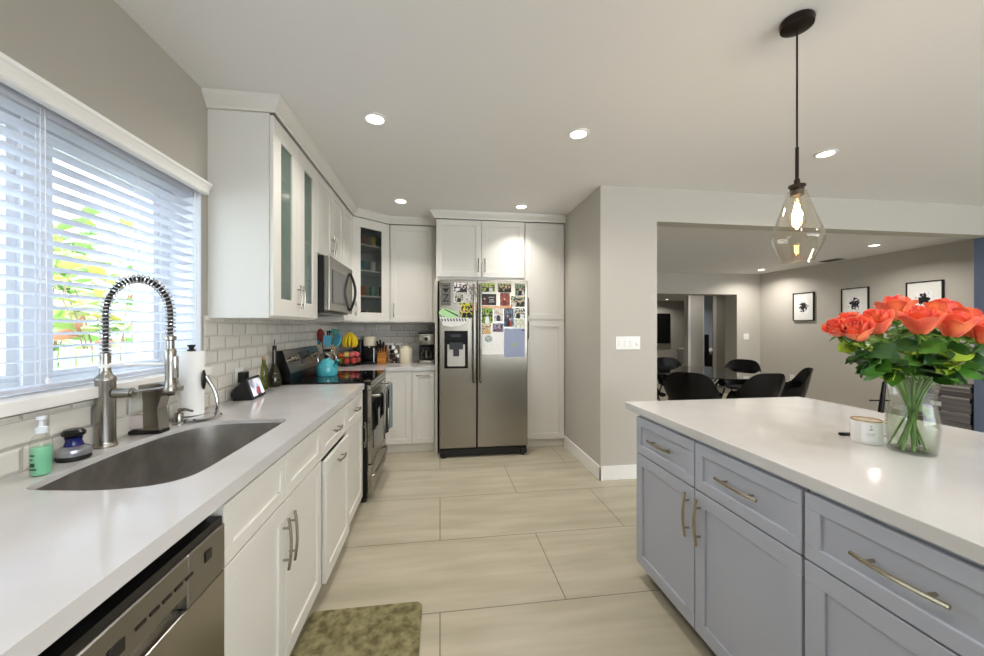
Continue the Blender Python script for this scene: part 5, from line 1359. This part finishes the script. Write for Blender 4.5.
for i, (x, y, l) in enumerate(spots):
    c = ch0 if i == 0 else copy_tree(ch0)
    c.location = (x, y, 0); c.rotation_euler = (0, 0, math.atan2(ty - y, tx - x) - PI / 2); c['label'] = l

# grey slatted rack + stand
t = thing('slatted_bench', 'weathered grey slatted wooden bench against the dining wall behind the vase', 'bench', (6.0, 3.62, 0))
zs = [(.69, .73, 5.72), (.635, .675, 5.70), (.565, .625, 5.73), (.525, .555, 5.68), (.40, .515, 5.71), (.30, .385, 5.69), (.20, .285, 5.71), (.10, .185, 5.70)]
for a, b, x in zs: MB().box(x, x + .022, 3.32, 3.90, a, b, .003, 1).build('slat', M_grey, t)
MB().box(5.745, 6.20, 3.32, 3.90, .44, .462, .002, 1).build('seat', M_grey, t)
for x, y in ((5.755, 3.32), (5.755, 3.865), (6.16, 3.32), (6.16, 3.865)): MB().box(x, x + .035, y, y + .035, 0, .72 if x > 6 or 1 else .44, .002, 1).build('post', M_blackm, t)
MB().box(5.704, 5.709, 3.56, 3.66, .44, .49, .001, 1).build('label_plate', M_wplast, t)
t = thing('metal_stand', 'thin black metal stand with a crossbar behind the candle and vase', 'stand', (5.04, 3.66, 0))
q = MB(); q.tube([(5.03, 3.66, .02), (5.02, 3.66, .34), (5.06, 3.65, .72)], [.03, .028, .018], 10); q.build('pole', M_black, t, True)
q = MB(); q.tube([(4.90, 3.68, .505), (5.12, 3.64, .505)], .009, 8); q.build('crossbar', M_black, t, True)
for i in range(3):
    a = i * 2.094 + .4; q = MB(); q.tube([(5.03, 3.66, .06), (5.03 + .2 * math.cos(a), 3.66 + .2 * math.sin(a), .012)], .011, 8); q.build('foot', M_black, t, True)

# ------------------------------------------------------------------ rooms beyond the dining room
struct('floor_living', MB().box(7.2, 11, 6.65, 14, -0.1, 0), M_floor)
struct('ceiling_living', MB().box(2.4, 11, 6.96, 13, 2.32, 2.42), M_ceil)
struct('wall_living_back', MB().box(2.4, 11, 12.9, 13.0, 0, 2.32), M_wall)
struct('wall_living_left', MB().box(2.3, 2.4, 6.96, 13.0, 0, 2.42), M_wall)
struct('wall_living_right', MB().box(11, 11.1, 6.65, 13.0, 0, 2.42), M_wall)
wh_ = MB(); wh_.box(5.755, 6.086, 8.0, 8.12, 0, 2.32); wh_.box(6.42, 11, 8.0, 8.12, 0, 2.32); wh_.box(6.086, 6.42, 8.0, 8.12, 2.1, 2.32)
struct('wall_hall', wh_, M_wall)
struct('wall_bedroom', MB().box(7.95, 11, 10.6, 10.7, 0, 2.32), mat('pale_blue_wall', '#bcc6d2', .8))
struct('trim_4', MB().box(5.70, 5.754, 7.98, 8.14, 0, 2.32), M_white)
tr = MB(); tr.box(6.345, 6.42, 7.985, 7.999, 0, 2.1); tr.box(6.086, 6.10, 7.985, 7.999, 0, 2.1); struct('trim_5', tr, M_white)
t = thing('television', 'wall mounted black television in the far living room', 'television', (8.1, 12.9, .9))
MB().box(7.6, 8.42, 12.80, 12.86, .75, 1.85, .005, 1).build('screen', M_black, t)
MB().box(7.9, 8.2, 12.86, 12.899, 1.1, 1.5).build('wall_bracket', M_blackm, t)
t = thing('bed', 'black framed bed with striped cover seen through the far doorway', 'bed', (7.6, 9.7, 0))
MB().box(7.02, 7.10, 9.1, 9.18, 0, 1.15, .004, 1).build('bed_post', M_black, t)
MB().box(7.10, 8.6, 9.12, 9.17, .25, .62, .004, 1).build('footboard', M_black, t)
m_ = mat('striped_bed_cover', '#cfd2d8', .8); stripes(m_, '#e6e7ea', '#55565c', 0, 12)
MB().box(7.10, 8.6, 9.18, 10.5, .25, .72, .06, 3).build('mattress', m_, t)
downlight(7.9, 12.2, 2.32, 'recessed downlight in the far living room ceiling by the television wall', G, 9)
downlight(7.6, 9.4, 2.32, 'recessed downlight over the bed in the far bedroom', G, 7)
downlight(5.9, 7.45, 2.32, 'added fill downlight in the hall ceiling just past the dining opening', G, 3)  # hidden lamp added to brighten the hall wall
